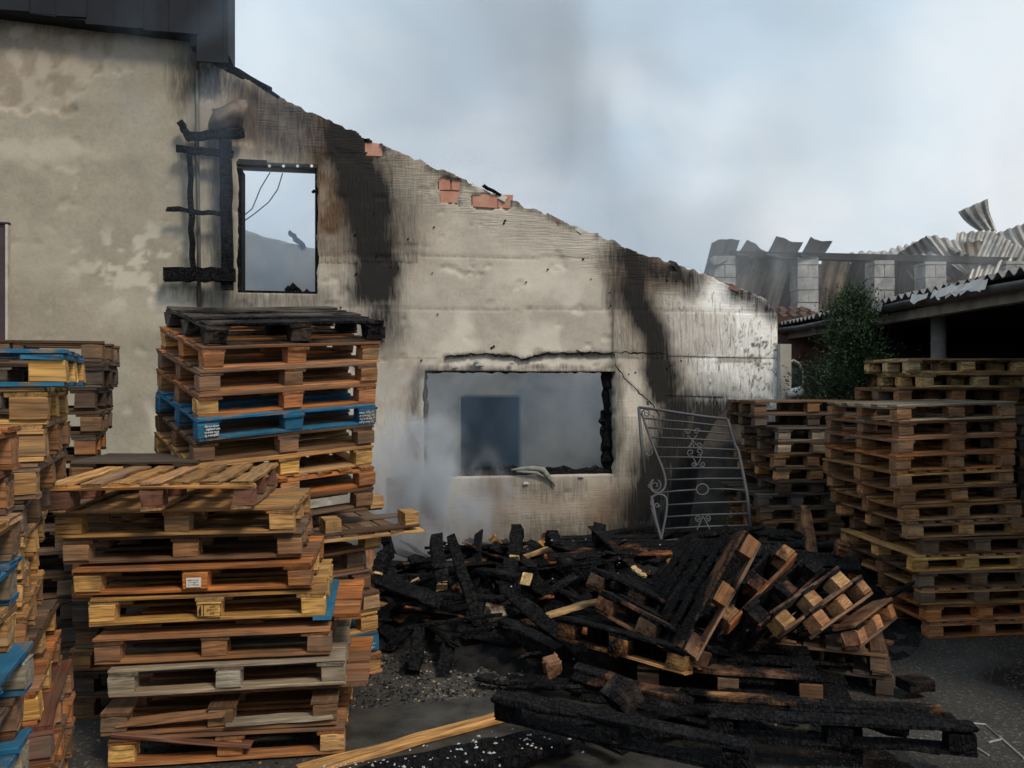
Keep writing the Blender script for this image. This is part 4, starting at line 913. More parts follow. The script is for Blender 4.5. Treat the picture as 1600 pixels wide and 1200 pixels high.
# ---------------------------------------------------------------- burnt heap
def heap_h(x, y):
    def g(cx, cy, rx, ry, h): return h * np.exp(-(((x - cx) / rx) ** 2 + ((y - cy) / ry) ** 2))
    return (g(-0.55, 7.4, .75, .8, .42) + g(0.4, 7.6, 1.0, .8, .40) + g(1.6, 7.2, 1.1, 1.0, .45) + g(1.1, 6.1, .7, .7, .30) + g(0.1, 6.4, .5, .6, .22))
nx, ny = 130, 110; xs = np.linspace(-2.0, 3.6, nx); ys = np.linspace(4.9, 9.0, ny); XX, YY = np.meshgrid(xs, ys, indexing='ij')
HH = heap_h(XX, YY); HH = HH * 0.6 * (0.55 + 0.9 * fbm(XX * 5, YY * 5, 71)) + 0.16 * (fbm(XX * 14, YY * 14, 72) - .5) * (HH > .03) - 0.02
V = np.stack([XX.ravel(), YY.ravel(), HH.ravel()], -1); idx = np.arange(nx * ny).reshape(nx, ny)
Fq = np.stack([idx[:-1, :-1], idx[1:, :-1], idx[1:, 1:], idx[:-1, 1:]], -1).reshape(-1, 4)
ASH = plain('ash_heap', (0.016, 0.0155, 0.015), 0.9, .2, scale=14, c2=(0.004, 0.004, 0.004), bump=.9, bscale=45, bd=.02)
tag(mobj('ash_heap', mesh('ash_heap', V, Fq.tolist(), ASH, True)), 'black heap of ash and charcoal under the burnt boards', 'ash', kind='stuff')

def plank(p1, p2, w_, t_, label, char=0.9, tone='brown', name='charred_plank', cat='plank', group='charred boards in the burnt heap', roll=0, rough=3.0, ends=None, n=7, seed=0):
    p1, p2 = Vector(p1), Vector(p2); d = p2 - p1
    q_ = d.to_track_quat('X', 'Z').to_matrix().to_4x4()
    M = Matrix.Translation((p1 + p2) / 2) @ q_ @ Matrix.Rotation(math.radians(roll), 4, 'X')
    o = mobj(name, board_mesh(round(d.length, 2), w_, t_, seed % 5, rough, n), None, WOOD if char < .99 else CHAR, M, TONE[tone] + (char,))
    tag(o, label, cat, group)
    for e in (ends or ()):                # a freshly broken, unburnt end
        cx = (d.length / 2 + 0.004) * (1 if e > 0 else -1)
        mobj('broken_end', board_mesh(0.03, round(w_ * .72, 3), round(t_ * .8, 3), seed % 3, 2.0, 2), o, WOOD, Matrix.Translation((cx, 0, 0)), TONE['pale'] + (0.0,))['label'] = 'bare yellow broken end'
    return o
HL = 'charred board lying in the burnt heap below the large window'
# named, clearly visible ones
plank(P(706, 838, 6.6), P(747, 978, 6.2), .09, .05, 'tall charred plank leaning upright at the left of the heap', 1.0, seed=1, roll=20)
plank(P(682, 838, 7.2), P(690, 915, 6.8), .12, .10, 'charred post stub with a yellow broken end at the left of the heap', 1.0, name='charred_post', cat='post', ends=(1,), seed=2)
plank(P(596, 826, 6.9), P(612, 868, 6.9), .10, .08, 'charred stub beside the tall stack, smoke behind it', 1.0, name='charred_post', cat='post', seed=3)
plank(P(606, 860, 6.8), P(592, 898, 6.6), .11, .10, 'charred post with a square yellow end beside the tall stack', 1.0, name='charred_post', cat='post', ends=(1,), seed=4)
plank(P(808, 826, 7.4), P(804, 872, 7.1), .12, .11, 'charred upright post with a yellow end in the middle of the heap', 1.0, name='charred_post', cat='post', ends=(1,), seed=5)
plank(P(798, 880, 7.0), P(790, 935, 6.6), .13, .10, 'cracked charred post under the upright one', 1.0, name='charred_post', cat='post', seed=6)
plank(P(850, 925, 6.4), P(823, 905, 6.2), .12, .12, 'charred post pointing at the camera with a round yellow end', 1.0, name='charred_post', cat='post', ends=(1,), seed=7)
plank(P(862, 835, 7.8), P(870, 856, 7.6), .12, .12, 'charred block on top of the half-burnt pallet, left one', 1.0, name='charred_block', cat='block', seed=8)
plank(P(935, 822, 7.8), P(938, 850, 7.6), .12, .12, 'charred block on top of the half-burnt pallet, right one', 1.0, name='charred_block', cat='block', seed=9)
plank(P(880, 850, 8.3), P(1010, 826, 8.5), .14, .08, 'long charred beam sloping up to the right below the window', 1.0, name='charred_beam', cat='beam', seed=10)
plank(P(580, 900, 6.6), P(690, 942, 6.2), .14, .04, 'wide charred board sloping down from the tall stack', .97, seed=11, roll=25)
plank(P(585, 925, 6.6), P(790, 936, 6.3), .12, .04, 'long charred board lying level at the left of the heap', .9, seed=12)
plank(P(720, 885, 7.0), P(812, 903, 6.7), .12, .05, 'charred board with a pale split edge behind the leaning plank', .86, 'yellow', seed=13)
plank(P(815, 872, 7.5), P(862, 855, 7.5), .08, .04, 'pale split board end left of the half-burnt pallet', .35, 'yellow', seed=14)
plank(P(853, 962, 5.9), P(938, 938, 6.1), .09, .03, 'yellow board end lying across the left slope of the heap', .30, 'yellow', seed=15)
plank(P(788, 976, 5.9), P(872, 1022, 5.4), .12, .10, 'charred beam with an orange sawn end in the middle of the heap', .72, 'orange', name='charred_beam', cat='beam', seed=16)
plank(P(795, 925, 6.3), P(940, 1048, 5.2), .11, .04, 'long charred plank running down to the foreground pallets', .98, seed=17, roll=30)
plank(P(620, 985, 6.0), P(785, 960, 6.0), .04, .03, 'thin charred batten across the left of the heap', 1.0, seed=18)
plank(P(768, 945, 6.35), P(780, 968, 6.2), .13, .11, 'pale brown block end in the middle of the heap', .35, 'grey', name='charred_block', cat='block', seed=19)
plank(P(857, 1030, 4.95), P(868, 1048, 4.85), .10, .09, 'loose upright block with a brown face before the heap', .42, 'brown', name='charred_block', cat='block', seed=20, roll=15)
plank(P(590, 1090, 5.55), P(640, 1040, 5.7), .09, .03, 'charred board end lying flat on the grit beside the tall stack', 1.0, seed=21)
plank(P(700, 1010, 5.9), P(690, 1075, 5.55), .10, .09, 'charred block standing on the grit in front of the heap', .93, name='charred_block', cat='block', seed=22)
plank(P(655, 985, 5.9), P(648, 1050, 5.6), .09, .08, 'thin charred post leaning at the front of the heap', 1.0, name='charred_post', cat='post', seed=23)
plank(P(990, 885, 6.7), P(1008, 900, 6.4), .05, .02, 'small pale chip of board on the left slope', .1, 'pale', seed=24)
# boards behind the fan
plank(P(1270, 868, 6.5), P(1256, 790, 6.7), .10, .03, 'pointed grey shard of board standing behind the fan', .45, 'umber', name='board_shard', cat='shard', seed=31, roll=10)
plank(P(1310, 872, 6.3), P(1318, 846, 6.3), .10, .09, 'small brown block standing on end behind the fan', .45, 'brown', name='charred_block', cat='block', seed=32)
for i, (u0, v0, u1, v1, Y0, Y1) in enumerate(((1090, 846, 1330, 852, 6.9, 6.7), (1140, 830, 1250, 836, 7.2, 7.2), (1180, 860, 1345, 885, 6.5, 6.2), (1068, 845, 1150, 870, 6.9, 6.6), (1100, 905, 1040, 960, 6.2, 5.8), (1160, 870, 1060, 940, 6.4, 5.9), (1030, 960, 1110, 870, 5.9, 6.5), (1200, 842, 1300, 858, 6.9, 6.9), (1095, 838, 1190, 826, 7.0, 7.1))):
    plank(P(u0, v0, Y0), P(u1, v1, Y1), .10 + .02 * (i % 3), .04, 'charred board in the black tangle behind the toppled fan', 1.0 if i % 3 else .93, group='charred boards behind the fan', seed=40 + i, roll=20 * i)
R_ = random.Random(5)
for i in range(170):                      # the rest of the tangle
    a = R_.random()
    x = R_.uniform(-1.25, 2.6); y = R_.uniform(5.7, 8.1) if x > -.3 else R_.uniform(6.2, 8.2)
    if x < 0 and y < 6.3: continue
    h = float(heap_h(np.array(x), np.array(y)))
    if h < .07: continue
    l = R_.uniform(.45, 1.35); an = R_.uniform(0, math.pi); tl = R_.uniform(-.38, .38)
    d = Vector((math.cos(an) * math.cos(tl), math.sin(an) * math.cos(tl), math.sin(tl))) * l / 2; c = Vector((x, y, h * .62 + R_.uniform(.0, .13)))
    if .14 < x / y < .27 and 6.2 < y < 7.9 and R_.random() < .8: continue
    blk = R_.random() < .16
    if blk: d = d.normalized() * .07
    if c.z - abs(d.z) < .02: c.z = abs(d.z) + .03
    plank(c - d, c + d, R_.choice((.09, .1, .13)), .09 if blk else R_.uniform(.02, .032), 'charred block in the burnt heap' if blk else HL, 1.0 if R_.random() < .38 else R_.uniform(.40, .80), R_.choice(('brown', 'tan', 'orange')), 'charred_block' if blk else 'charred_plank', 'block' if blk else 'plank', 'charred blocks in the burnt heap' if blk else 'charred boards in the burnt heap', R_.uniform(-40, 40), 3.0, (1,) if (R_.random() < .12 and not blk) else None, 6, i)
# foreground: pale plank, charred beam with ash flecks, boards on the foreground pallets
a, b = G(470, 1205, .03), G(845, 1102, .03)
plank(a, b, .10, .03, 'long pale yellow plank lying on the ground in the foreground', .22, 'tan', 'pale_plank', 'plank', None, 0, 2.0, None, 9, 3)
a, b = G(560, 1222, .10), G(900, 1150, .10)
plank(a, b, .24, .07, 'wide charred beam dusted with white ash in the foreground', 1.0, name='charred_beam', cat='beam', group=None, n=12, seed=2)
plank(P(770, 1090, 4.25), P(1165, 1160, 3.75), .06, .03, 'crusty charred rail along the foremost burnt pallet', 1.0, name='charred_beam', cat='beam', group=None, n=14, seed=4)
plank(P(1105, 1087, 4.50), P(1472, 1109, 4.32), .10, .022, 'pale-edged plank on the charred pallet at the lower right', .52, 'tan', 'scorched_plank', 'plank', None, 0, 2.0, None, 8, 1)
plank(P(1230, 1104, 4.42), P(1490, 1122, 4.25), .12, .025, 'black plank beside the pale-edged one at the lower right', .96, group=None, seed=2)
plank(P(985, 1070, 4.5), P(960, 1100, 4.45), .16, .14, 'large dark block standing among the foreground pallets', .55, 'slate', 'charred_block', 'block', None, 0, 1.5, None, 4, 3)
plank(P(900, 1040, 4.7), P(1080, 1098, 4.35), .10, .03, 'scorched brown board sloping over the foreground pallets', .55, 'brown', group=None, seed=4)
plank(P(1412, 1070, 5.2), P(1448, 1066, 5.25), .13, .07, 'small dark block on the asphalt beside the fan', .5, 'dark', 'loose_block', 'block', None, 0, 1.5, None, 3, 2)
R_ = random.Random(15)
for i in range(34):                       # low charred litter between the foreground pallets
    x = R_.uniform(-.15, 2.0); y = R_.uniform(4.35, 5.4); l = R_.uniform(.25, .8); an = R_.uniform(-.9, .5); d = Vector((math.cos(an), math.sin(an), R_.uniform(-.12, .12))) * l / 2; c = Vector((x, y, .05 + abs(d.z) + R_.uniform(0, .10)))
    plank(c - d, c + d, R_.choice((.08, .1)), .025, 'charred board lying low among the foreground pallets', 1.0 if R_.random() < .7 else R_.uniform(.55, .85), 'brown', group='charred boards between the foreground pallets', seed=i, roll=R_.uniform(-30, 30))
DRIP = plain('white_drip', (.45, .45, .43), .5, bump=0)
# small debris: charcoal bits, wood chips and ash flecks nobody could count
def chips(name, label, n, area, size, m, seed, zf=lambda x, y: 0.0, flat=.4):
    R = np.random.default_rng(seed); V = []; Fc = []
    for i in range(n):
        x, y = area(R); s = size * (0.4 + R.random() * 1.2); a = R.random() * 6.28; z = zf(x, y); e = .55 + R.random() * .9
        c, d = math.cos(a) * s, math.sin(a) * s; b = len(V)
        V += [(x - c, y - d, z), (x + c, y + d, z), (x + d * .5 * e, y - c * .5 * e, z), (x - d * .5 * e, y + c * .5 * e, z), (x + s * .1, y, z + s * flat * (1 + R.random()))]
        Fc += [(b, b + 2, b + 4), (b + 2, b + 1, b + 4), (b + 1, b + 3, b + 4), (b + 3, b, b + 4)]
    tag(mobj(name, mesh(name, V, Fc, m)), label, 'debris', kind='stuff')
def yard(R):
    while True:
        x = R.uniform(-1.2, 4.5); y = R.uniform(4.0, 8.0)
        return x, y
chips('charcoal_bits', 'black charcoal bits scattered over the yard', 3200, lambda R: (R.normal(-.4, .9), R.normal(5.6, .7)), .014, ASH, 1)
chips('wood_chips', 'pale wood chips scattered over the yard', 700, lambda R: (R.normal(-.5, .9), R.normal(5.5, .7)), .011, plain('chip_wood', (.32, .24, .15), bump=0), 2)
chips('gravel', 'grey grit scattered on the asphalt at the right', 9000, lambda R: (R.uniform(1.6, 5.2), R.uniform(3.9, 7.6)), .0075, plain('grit', (.105, .098, .088), bump=0, scale=40, var=.8), 3)
chips('sandy_grit', 'brownish grit on the ground beside the tall stack', 3500, lambda R: (R.normal(-.5, .6), R.normal(5.6, .45)), .006, plain('grit_sand', (.12, .098, .072), bump=0, scale=40, var=.8), 13)
ax, bx = G(470, 1205, .1), G(860, 1160, .1)
def onbeam(R):
    t = R.random() ** 1.5; p = G(520, 1215, .145) * (1 - t) + G(880, 1150, .145) * t; return p.x + R.normal(0, .05), p.y + R.normal(0, .10)
chips('ash_flecks', 'white ash flecks on the charred beam in the foreground', 130, onbeam, .009, plain('white_ash', (.5, .5, .52), bump=0), 4, lambda x, y: .15)
chips('ash_flecks', 'white ash flecks scattered among the burnt boards', 90, lambda R: (R.uniform(-.8, 2.6), R.uniform(5.4, 7.6)), .009, plain('grey_ash', (.42, .42, .42), bump=0), 5, lambda x, y: max(0.0, float(heap_h(np.array(x), np.array(y))) * .95))
mb = MB(); R_ = random.Random(9)
for pts in (((1497, 1128), (1540, 1132), (1566, 1155), (1585, 1172), (1600, 1185)), ((1520, 1165), (1532, 1172), (1545, 1180)), ((1566, 1155), (1552, 1158), (1545, 1160))):
    mb.tube([G(u, v, .006) for u, v in pts], .006, 5)
tag(mb.build('melted_cable', plain('pale_residue', (.34, .33, .32))), 'pale melted cable strand on the asphalt at the lower right', 'cable')

# ---------------------------------------------------------------- wrought iron gate
gate = empty('wrought_iron_gate', Matrix.Translation(P(1020, 930, 7.75))); tag(gate, 'bent wrought iron gate with scrolls and a ring leaning before the wall', 'gate')
GI = gate.matrix_world.inverted() if False else Matrix.Translation(-P(1020, 930, 7.75))
def gp(x, y):                             # zoomed sketch coordinates -> point on the leaning gate plane
    u, v = 980 + x / 3.427, 600 + y / 3.427
    return GI @ P(u, v, 7.72 + (930 - v) / 290 * 0.62)
def gbar(name, pts, r=.009, closed=False, sm=0):
    P_ = [Vector((a, b, 0)) for a, b in pts]
    if sm:
        for _ in range(sm):
            q_ = [P_[0]]
            for i in range(len(P_) - 1): q_ += [P_[i] * .75 + P_[i + 1] * .25, P_[i] * .25 + P_[i + 1] * .75]
            q_.append(P_[-1]); P_ = q_
    mb = MB(); mb.tube([gp(p.x, p.y) for p in P_], r, 6, closed); return mb.build(name, IRON, gate, True)
gbar('stile', [(62, 125), (75, 300), (95, 480)], .016); gbar('stile', [(537, 190), (555, 250), (575, 320), (595, 360), (620, 480), (643, 600), (660, 770)], .018)
gbar('stile', [(130, 600), (150, 720), (185, 840), (160, 930), (140, 1010), (130, 1040), (145, 1105)], .016)
gbar('frame_curve', [(75, 150), (110, 250), (150, 360), (190, 450), (208, 520), (200, 565), (165, 588), (130, 575), (120, 540), (140, 512)], .013, sm=2)
gbar('frame_curve', [(140, 665), (125, 640), (135, 600), (175, 588), (210, 605), (214, 650), (205, 720), (188, 800), (180, 840)], .013, sm=2)
gbar('frame_curve', [(130, 660), (150, 740), (178, 820)], .010)
gbar('top_bar', [(60, 125), (170, 138), (300, 158), (420, 175), (537, 188)], .014)
for (a, b, c, d) in ((85, 183, 555, 230), (97, 233, 560, 268), (122, 286, 565, 308), (145, 339, 585, 352), (166, 392, 597, 400), (186, 455, 607, 451), (206, 514, 620, 506), (172, 584, 370, 566), (432, 563, 632, 568), (214, 648, 640, 630), (205, 712, 646, 693), (195, 776, 650, 756), (190, 839, 390, 828), (200, 905, 420, 892), (200, 968, 400, 962), (150, 1042, 342, 1030), (145, 1115, 308, 1106)):
    gbar('bar', [(a, b), ((a + c) / 2, (b + d) / 2 - 3), (c, d)], .0085 if d < 1100 else .014)
def spiral(cx, cy, r0, r1, a0, turns, n=22): return [(cx + (r0 + (r1 - r0) * i / n) * math.cos(a0 + turns * 6.283 * i / n), cy + (r0 + (r1 - r0) * i / n) * math.sin(a0 + turns * 6.283 * i / n)) for i in range(n + 1)]
for sp in ((102, 158, 26, 6, 2.6, 1.3), (112, 366, 22, 5, -.3, 1.2), (150, 545, 34, 6, -1.2, 1.4), (160, 648, 14, 5, 0, 1.2), (183, 1076, 34, 7, 2.6, 1.6), (322, 258, 18, 4, 3.1, 1.2), (372, 255, 18, 4, 0, -1.2), (345, 330, 16, 4, 3.1, -1.2), (388, 325, 16, 4, 0, 1.2), (340, 368, 22, 5, 1, 1.2), (385, 362, 20, 5, 2, -1.2), (357, 430, 14, 4, 0, 1.2), (402, 430, 16, 4, 3, -1.2), (380, 720, 18, 4, 1.2, 1.3), (430, 718, 18, 4, 1.9, -1.3), (120, 545, 12, 4, 0, 1)):
    gbar('scroll', spiral(*sp), .007)
for pts in (((322, 276), (345, 300), (390, 345)), ((372, 275), (345, 310), (330, 345)), ((345, 385), (362, 410), (375, 440)), ((395, 380), (392, 405), (372, 440)), ((372, 785), (390, 745), (404, 708)), ((446, 785), (425, 745), (404, 708)), ((400, 895), (425, 935), (400, 970)), ((462, 895), (425, 935), (425, 950))):
    gbar('scroll_stem', pts, .007, sm=1)
gbar('ring', [(402 + 32 * math.cos(t * .3927), 565 + 29 * math.sin(t * .3927)) for t in range(16)], .009, True)
gbar('hinge_pin', [(112, 112), (108, 90), (118, 86)], .012)

# ---------------------------------------------------------------- shed on the right
ETER = plain('corrugated_asbestos', (0.22, 0.215, 0.21), .85, scale=2.5, c2=(.09, .085, .085)); GUT = plain('gutter_dark', (0.10, 0.105, 0.115), .5, .4, .3, var=.5)
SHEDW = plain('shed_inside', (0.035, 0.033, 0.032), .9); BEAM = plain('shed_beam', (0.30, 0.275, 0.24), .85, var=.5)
shed = empty('open_shed', Matrix.Translation((4.2, 9, 0))); tag(shed, 'open shed with a corrugated roof edge, dark gutter and deep dark inside', 'shed')
eX, eZ = 4.12, 2.862; MI = Matrix.Translation((-4.2, -9, 0))
y = 4.2; i = 0
while y < 15.5:
    V = []; Fc = []; n = 44; rows = 5; wdt = 1.13
    for j in range(n + 1):
        yy = y + wdt * j / n; zz = .028 * math.cos(2 * math.pi * yy / .15)
        for k_ in range(rows + 1):
            x = eX - .12 + (.03 if i % 2 else 0) + 6.2 * k_ / rows; V.append((x - 4.2, yy - 9, eZ + .05 + zz + (x - eX) * .13 + (.008 if i % 2 else 0)))
    for j in range(n):
        for k_ in range(rows): a = j * (rows + 1) + k_; Fc.append((a, a + 1, a + rows + 2, a + rows + 1))
    o = mobj('roof_sheet', mesh('roof_sheet', V, Fc, ETER), shed); md = o.modifiers.new('thickness', 'SOLIDIFY'); md.thickness = .007
    y += 1.1; i += 1
mb = MB(); prof = [(math.cos(a) * .075, math.sin(a) * .075) for a in np.linspace(math.pi, 2 * math.pi, 9)]; V = []; Fc = []
for yy in np.linspace(4.2, 15.5, 12):
    sag = -.02 * math.sin(yy * 1.3)
    for (a, b) in prof: V.append((eX - .06 + a - 4.2, yy - 9, eZ - .03 + b + sag))
for i in range(11):
    for j in range(8): Fc.append((i * 9 + j, i * 9 + j + 1, i * 9 + 10 + j, i * 9 + 9 + j))
o = mobj('gutter', mesh('gutter', V, Fc, GUT, True), shed); md = o.modifiers.new('thickness', 'SOLIDIFY'); md.thickness = .004
mb = MB(); mb.box((eX + .10 - 4.2, 0.85, eZ - .135), (.12, 11.3, .10)); mb.build('eave_beam', BEAM, shed)
for yy in (8.72, 12.6, 5.0):
    mb = MB(); x = .521 * 8.72 - 4.2 if yy == 8.72 else eX + .35 - 4.2
    mb.tube([(x, yy - 9, 0), (x, yy - 9, eZ - .02)], .078, 12); mb.build('post', plain('post_grey_%d' % int(yy), (.30, .29, .27), .8), shed, True)
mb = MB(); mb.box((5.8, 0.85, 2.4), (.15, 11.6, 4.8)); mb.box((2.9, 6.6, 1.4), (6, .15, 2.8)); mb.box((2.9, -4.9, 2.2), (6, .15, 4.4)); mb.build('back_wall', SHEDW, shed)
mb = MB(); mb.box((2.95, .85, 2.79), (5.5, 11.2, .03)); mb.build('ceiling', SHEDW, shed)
# ragged foil strips caught on the gutter
FOIL = plain('foil', (.62, .62, .60), .45, .5, .2)
R_ = random.Random(8)
for i in range(8):
    yy = R_.uniform(6.7, 8.9); V = []; Fc = []; l = R_.uniform(.12, .4)
    for j in range(5): V += [(eX - .15, yy + l * j / 4, eZ + .02 + R_.uniform(-.02, .02)), (eX - .17, yy + l * j / 4, eZ - .03 - R_.uniform(0, .06))]
    for j in range(4): Fc.append((2 * j, 2 * j + 2, 2 * j + 3, 2 * j + 1))
    o = mobj('foil_scrap', mesh('foil_scrap', V, Fc, FOIL)); md = o.modifiers.new('thickness', 'SOLIDIFY'); md.thickness = .003
    tag(o, 'scrap of pale foil caught along the shed gutter', 'foil', 'foil scraps on the gutter')
# bit of old tiled roof between the gable and the shed
TILE = plain('clay_tile', (.14, .075, .058), .85, c2=(.06, .04, .035)); tr = empty('tiled_roof', Matrix.Translation(P(1240, 505, 12.4))); tag(tr, 'small patch of red clay roof tiles between the gable wall and the shed', 'roof')
for r_ in range(4):
    for c_ in range(5):
        mb = MB(); mb.tube([(-.28 + .16 * c_ + .04 * (r_ % 2), .22 * r_ - .1, .03 + .055 * r_), (-.28 + .16 * c_ + .04 * (r_ % 2), .22 * r_ + .16, .10 + .055 * r_)], [.085, .07], 8); mb.build('tile', TILE, tr)
mb = MB(); mb.box((0, .4, -1.45), (1.1, .9, 2.95)); mb.build('wall_below', OLDBRICK, tr)

# ---------------------------------------------------------------- burnt building behind
YB = 15.5
BLK = plain('concrete_block', (.46, .455, .44), .9, scale=5, var=.35, c2=(.20, .20, .20)); RUST = plain('scorched_sheet_steel', (.40, .33, .255), .65, .3, 0.0, scale=2.2, c2=(.12, .095, .075)); GALV = plain('burnt_galvanised', (.46, .45, .43), .5, .4, .3, scale=2.4, c2=(.16, .15, .14)); BSH = plain('blackened_sheet', (.030, .031, .033), .6, .3, .3)
b0 = P(1350, 500, YB); ruin = empty('burnt_building', Matrix.Translation((b0.x, YB, 0))); tag(ruin, 'burnt-out building with block pillars and hanging corrugated sheets behind the shed', 'building')
RI = Matrix.Translation((-b0.x, -YB, 0))
mb = MB(); a = RI @ P(1105, 414, 17.2); b = RI @ P(1680, 414, 17.2); mb.box(((a.x + b.x) / 2, 17.2 - YB, a.z / 2), (b.x - a.x, .3, a.z)); mb.build('rear_wall', plain('sooty_rear_wall', (.075, .072, .07), .9), ruin)
mb = MB(); a = RI @ P(1085, 492, YB); b = RI @ P(1760, 492, YB); mb.box(((a.x + b.x) / 2, 0.15, a.z / 2), (b.x - a.x, .4, a.z)); mb.build('lower_wall', OLDBRICK, ruin)
R_ = random.Random(2)
for (u0, u1, v0) in ((1111, 1145, 402), (1240, 1273, 404), (1358, 1390, 409), (1437, 1470, 411), (1560, 1592, 410)):
    pz = empty('pillar'); pz.parent = ruin
    a = RI @ P(u0, v0, YB); b = RI @ P(u1, 494, YB); z = b.z; k_ = 0; xm = (a.x + b.x) / 2; wd = b.x - a.x
    while z < a.z - .05:
        hh = min(.235, a.z - z)
        for sx in ((-.25, .25) if k_ % 2 else (0,)):
            mobj('block', board_mesh(round(wd * (.5 if k_ % 2 else 1.0) - .012, 3), .42, round(hh - .012, 3), k_ % 3, 1.6, 2), pz, BLK, Matrix.Translation((xm + sx * wd + R_.uniform(-.008, .008), R_.uniform(-.008, .008), z + hh / 2)))
        z += hh; k_ += 1
mb = MB(); a = RI @ P(1140, 398, YB); b = RI @ P(1605, 409, YB); d = b - a; mb.box((a + b) / 2, (d.length, .22, .12), d.to_track_quat('X', 'Z').to_matrix()); mb.build('ring_beam', BSH, ruin)
def sheet(name, corners, Y, m, parent, corr=.2, amp=.03, bend=0.0, n=56, rows=6, dirn=0, seed=0):
    """corrugated sheet through four photo points (tl, tr, br, bl), each with its own distance"""
    C = [P(u, v, y_) for (u, v), y_ in zip(corners, Y)]; V = []; Fc = []; nr = (C[1] - C[0]).cross(C[3] - C[0]).normalized(); Lw = ((C[1] - C[0]).length + (C[2] - C[3]).length) / 2; R = random.Random(seed)
    for i in range(n + 1):
        for j in range(rows + 1):
            s, t = i / n, j / rows; p = (C[0] * (1 - s) + C[1] * s) * (1 - t) + (C[3] * (1 - s) + C[2] * s) * t
            o_ = amp * max(-1, min(1, 1.8 * math.sin(6.283 * s * Lw / corr))) + bend * math.sin(math.pi * t) + .5 * bend * math.sin(math.pi * s * 1.3 + seed) + .04 * (vnoise(s * 4 + seed, t * 3, 3) - .5)
            V.append(RI @ (p + nr * float(o_)) if parent is ruin else p + nr * float(o_))
    for i in range(n):
        for j in range(rows): a = i * (rows + 1) + j; Fc.append((a, a + rows + 1, a + rows + 2, a + 1))
    o = mobj(name, mesh(name, V, Fc, m), parent); md = o.modifiers.new('thickness', 'SOLIDIFY'); md.thickness = .004
    return o
for k_, (c_, yy, m) in enumerate((
    (((1145, 402), (1190, 402), (1170, 478), (1120, 470)), (15.8, 15.8, 15.9, 15.9), RUST), (((1192, 400), (1240, 401), (1212, 490), (1166, 478)), (15.85, 15.85, 16, 16), RUST), (((1238, 402), (1276, 403), (1250, 492), (1208, 490)), (15.9, 15.9, 16, 16), BSH),
    (((1285, 406), (1330, 408), (1312, 486), (1268, 486)), (15.9, 15.9, 16.1, 16.1), RUST), (((1330, 408), (1360, 410), (1342, 486), (1305, 486)), (16, 16, 16.2, 16.2), BSH), (((1385, 410), (1440, 412), (1436, 475), (1380, 480)), (16.2, 16.2, 16.4, 16.4), BSH), (((1465, 410), (1520, 405), (1515, 450), (1462, 460)), (16, 16, 16.2, 16.2), GALV))):
    sheet('hanging_sheet', c_, yy, m, ruin, .22, .028, .05, seed=k_)
for k_, (c_, yy) in enumerate(((((1112, 378), (1156, 374), (1146, 402), (1098, 432)), (15.9, 15.9, 15.3, 15.2)), (((1166, 377), (1198, 392), (1188, 404), (1150, 400)), (16.0, 15.9, 15.3, 15.2)), (((1212, 371), (1255, 379), (1240, 403), (1196, 400)), (16.0, 16, 15.3, 15.2)), (((1266, 371), (1300, 379), (1284, 402), (1250, 400)), (16.0, 16, 15.3, 15.2)))):
    sheet('roof_remnant', c_, yy, BSH, ruin, .25, .006, .05, seed=k_ + 3)
for k_, (c_, yy, m) in enumerate((
    (((1320, 398), (1385, 394), (1375, 410), (1330, 408)), (17, 17, 16.5, 16.5), GALV), (((1385, 395), (1445, 372), (1470, 398), (1400, 412)), (16.5, 16.5, 16, 16), GALV), (((1432, 385), (1446, 370), (1492, 395), (1500, 412)), (16.3, 16.4, 15.9, 15.9), BSH),
    (((1468, 372), (1520, 380), (1535, 404), (1490, 392)), (16.4, 16.4, 15.8, 15.8), GALV), (((1496, 362), (1545, 362), (1540, 385), (1495, 380)), (16.8, 16.8, 16.6, 16.6), GALV), (((1490, 398), (1530, 400), (1528, 445), (1495, 445)), (16, 16, 16, 16), GALV))):
    sheet('bent_roof_sheet', c_, yy, m, ruin, .16, .026, .05, seed=k_ + 9)
for k_, (c_, yy, lb) in enumerate((
    (((1545, 358), (1606, 392), (1580, 450), (1512, 440)), (15.6, 15.4, 15.2, 15.3), 'pale corrugated sheet fanned out over the shed roof, lower one'), (((1497, 330), (1544, 311), (1558, 362), (1530, 360)), (16.0, 16.0, 15.8, 15.9), 'pale corrugated sheet standing up highest above the ruins'), (((1552, 366), (1630, 340), (1650, 392), (1578, 400)), (15.7, 15.6, 15.4, 15.5), 'pale curled corrugated sheet at the right edge above the shed'))):
    o = sheet('roof_sheet_wreck', c_, yy, GALV, None, .15, .03, .05, seed=k_ + 20); tag(o, lb, 'metal sheet')

for k_, (c_, yy, m) in enumerate((
    (((1340, 400), (1432, 386), (1440, 420), (1350, 425)), (16.8, 16.6, 16.3, 16.4), GALV), (((1400, 398), (1448, 368), (1505, 430), (1440, 452)), (16.2, 16.3, 15.9, 15.9), BSH), (((1448, 368), (1500, 376), (1540, 425), (1505, 430)), (16.1, 16.2, 15.8, 15.8), GALV),
    (((1500, 380), (1560, 372), (1570, 430), (1520, 445)), (16.0, 15.9, 15.7, 15.7), RUST), (((1560, 395), (1640, 380), (1650, 450), (1560, 450)), (15.9, 15.9, 15.8, 15.8), GALV), (((1405, 412), (1500, 408), (1500, 470), (1400, 480)), (16.5, 16.5, 16.4, 16.4), BSH))):
    sheet('collapsed_sheet', c_, yy, m, ruin, .18, .026, .06, seed=k_ + 40)
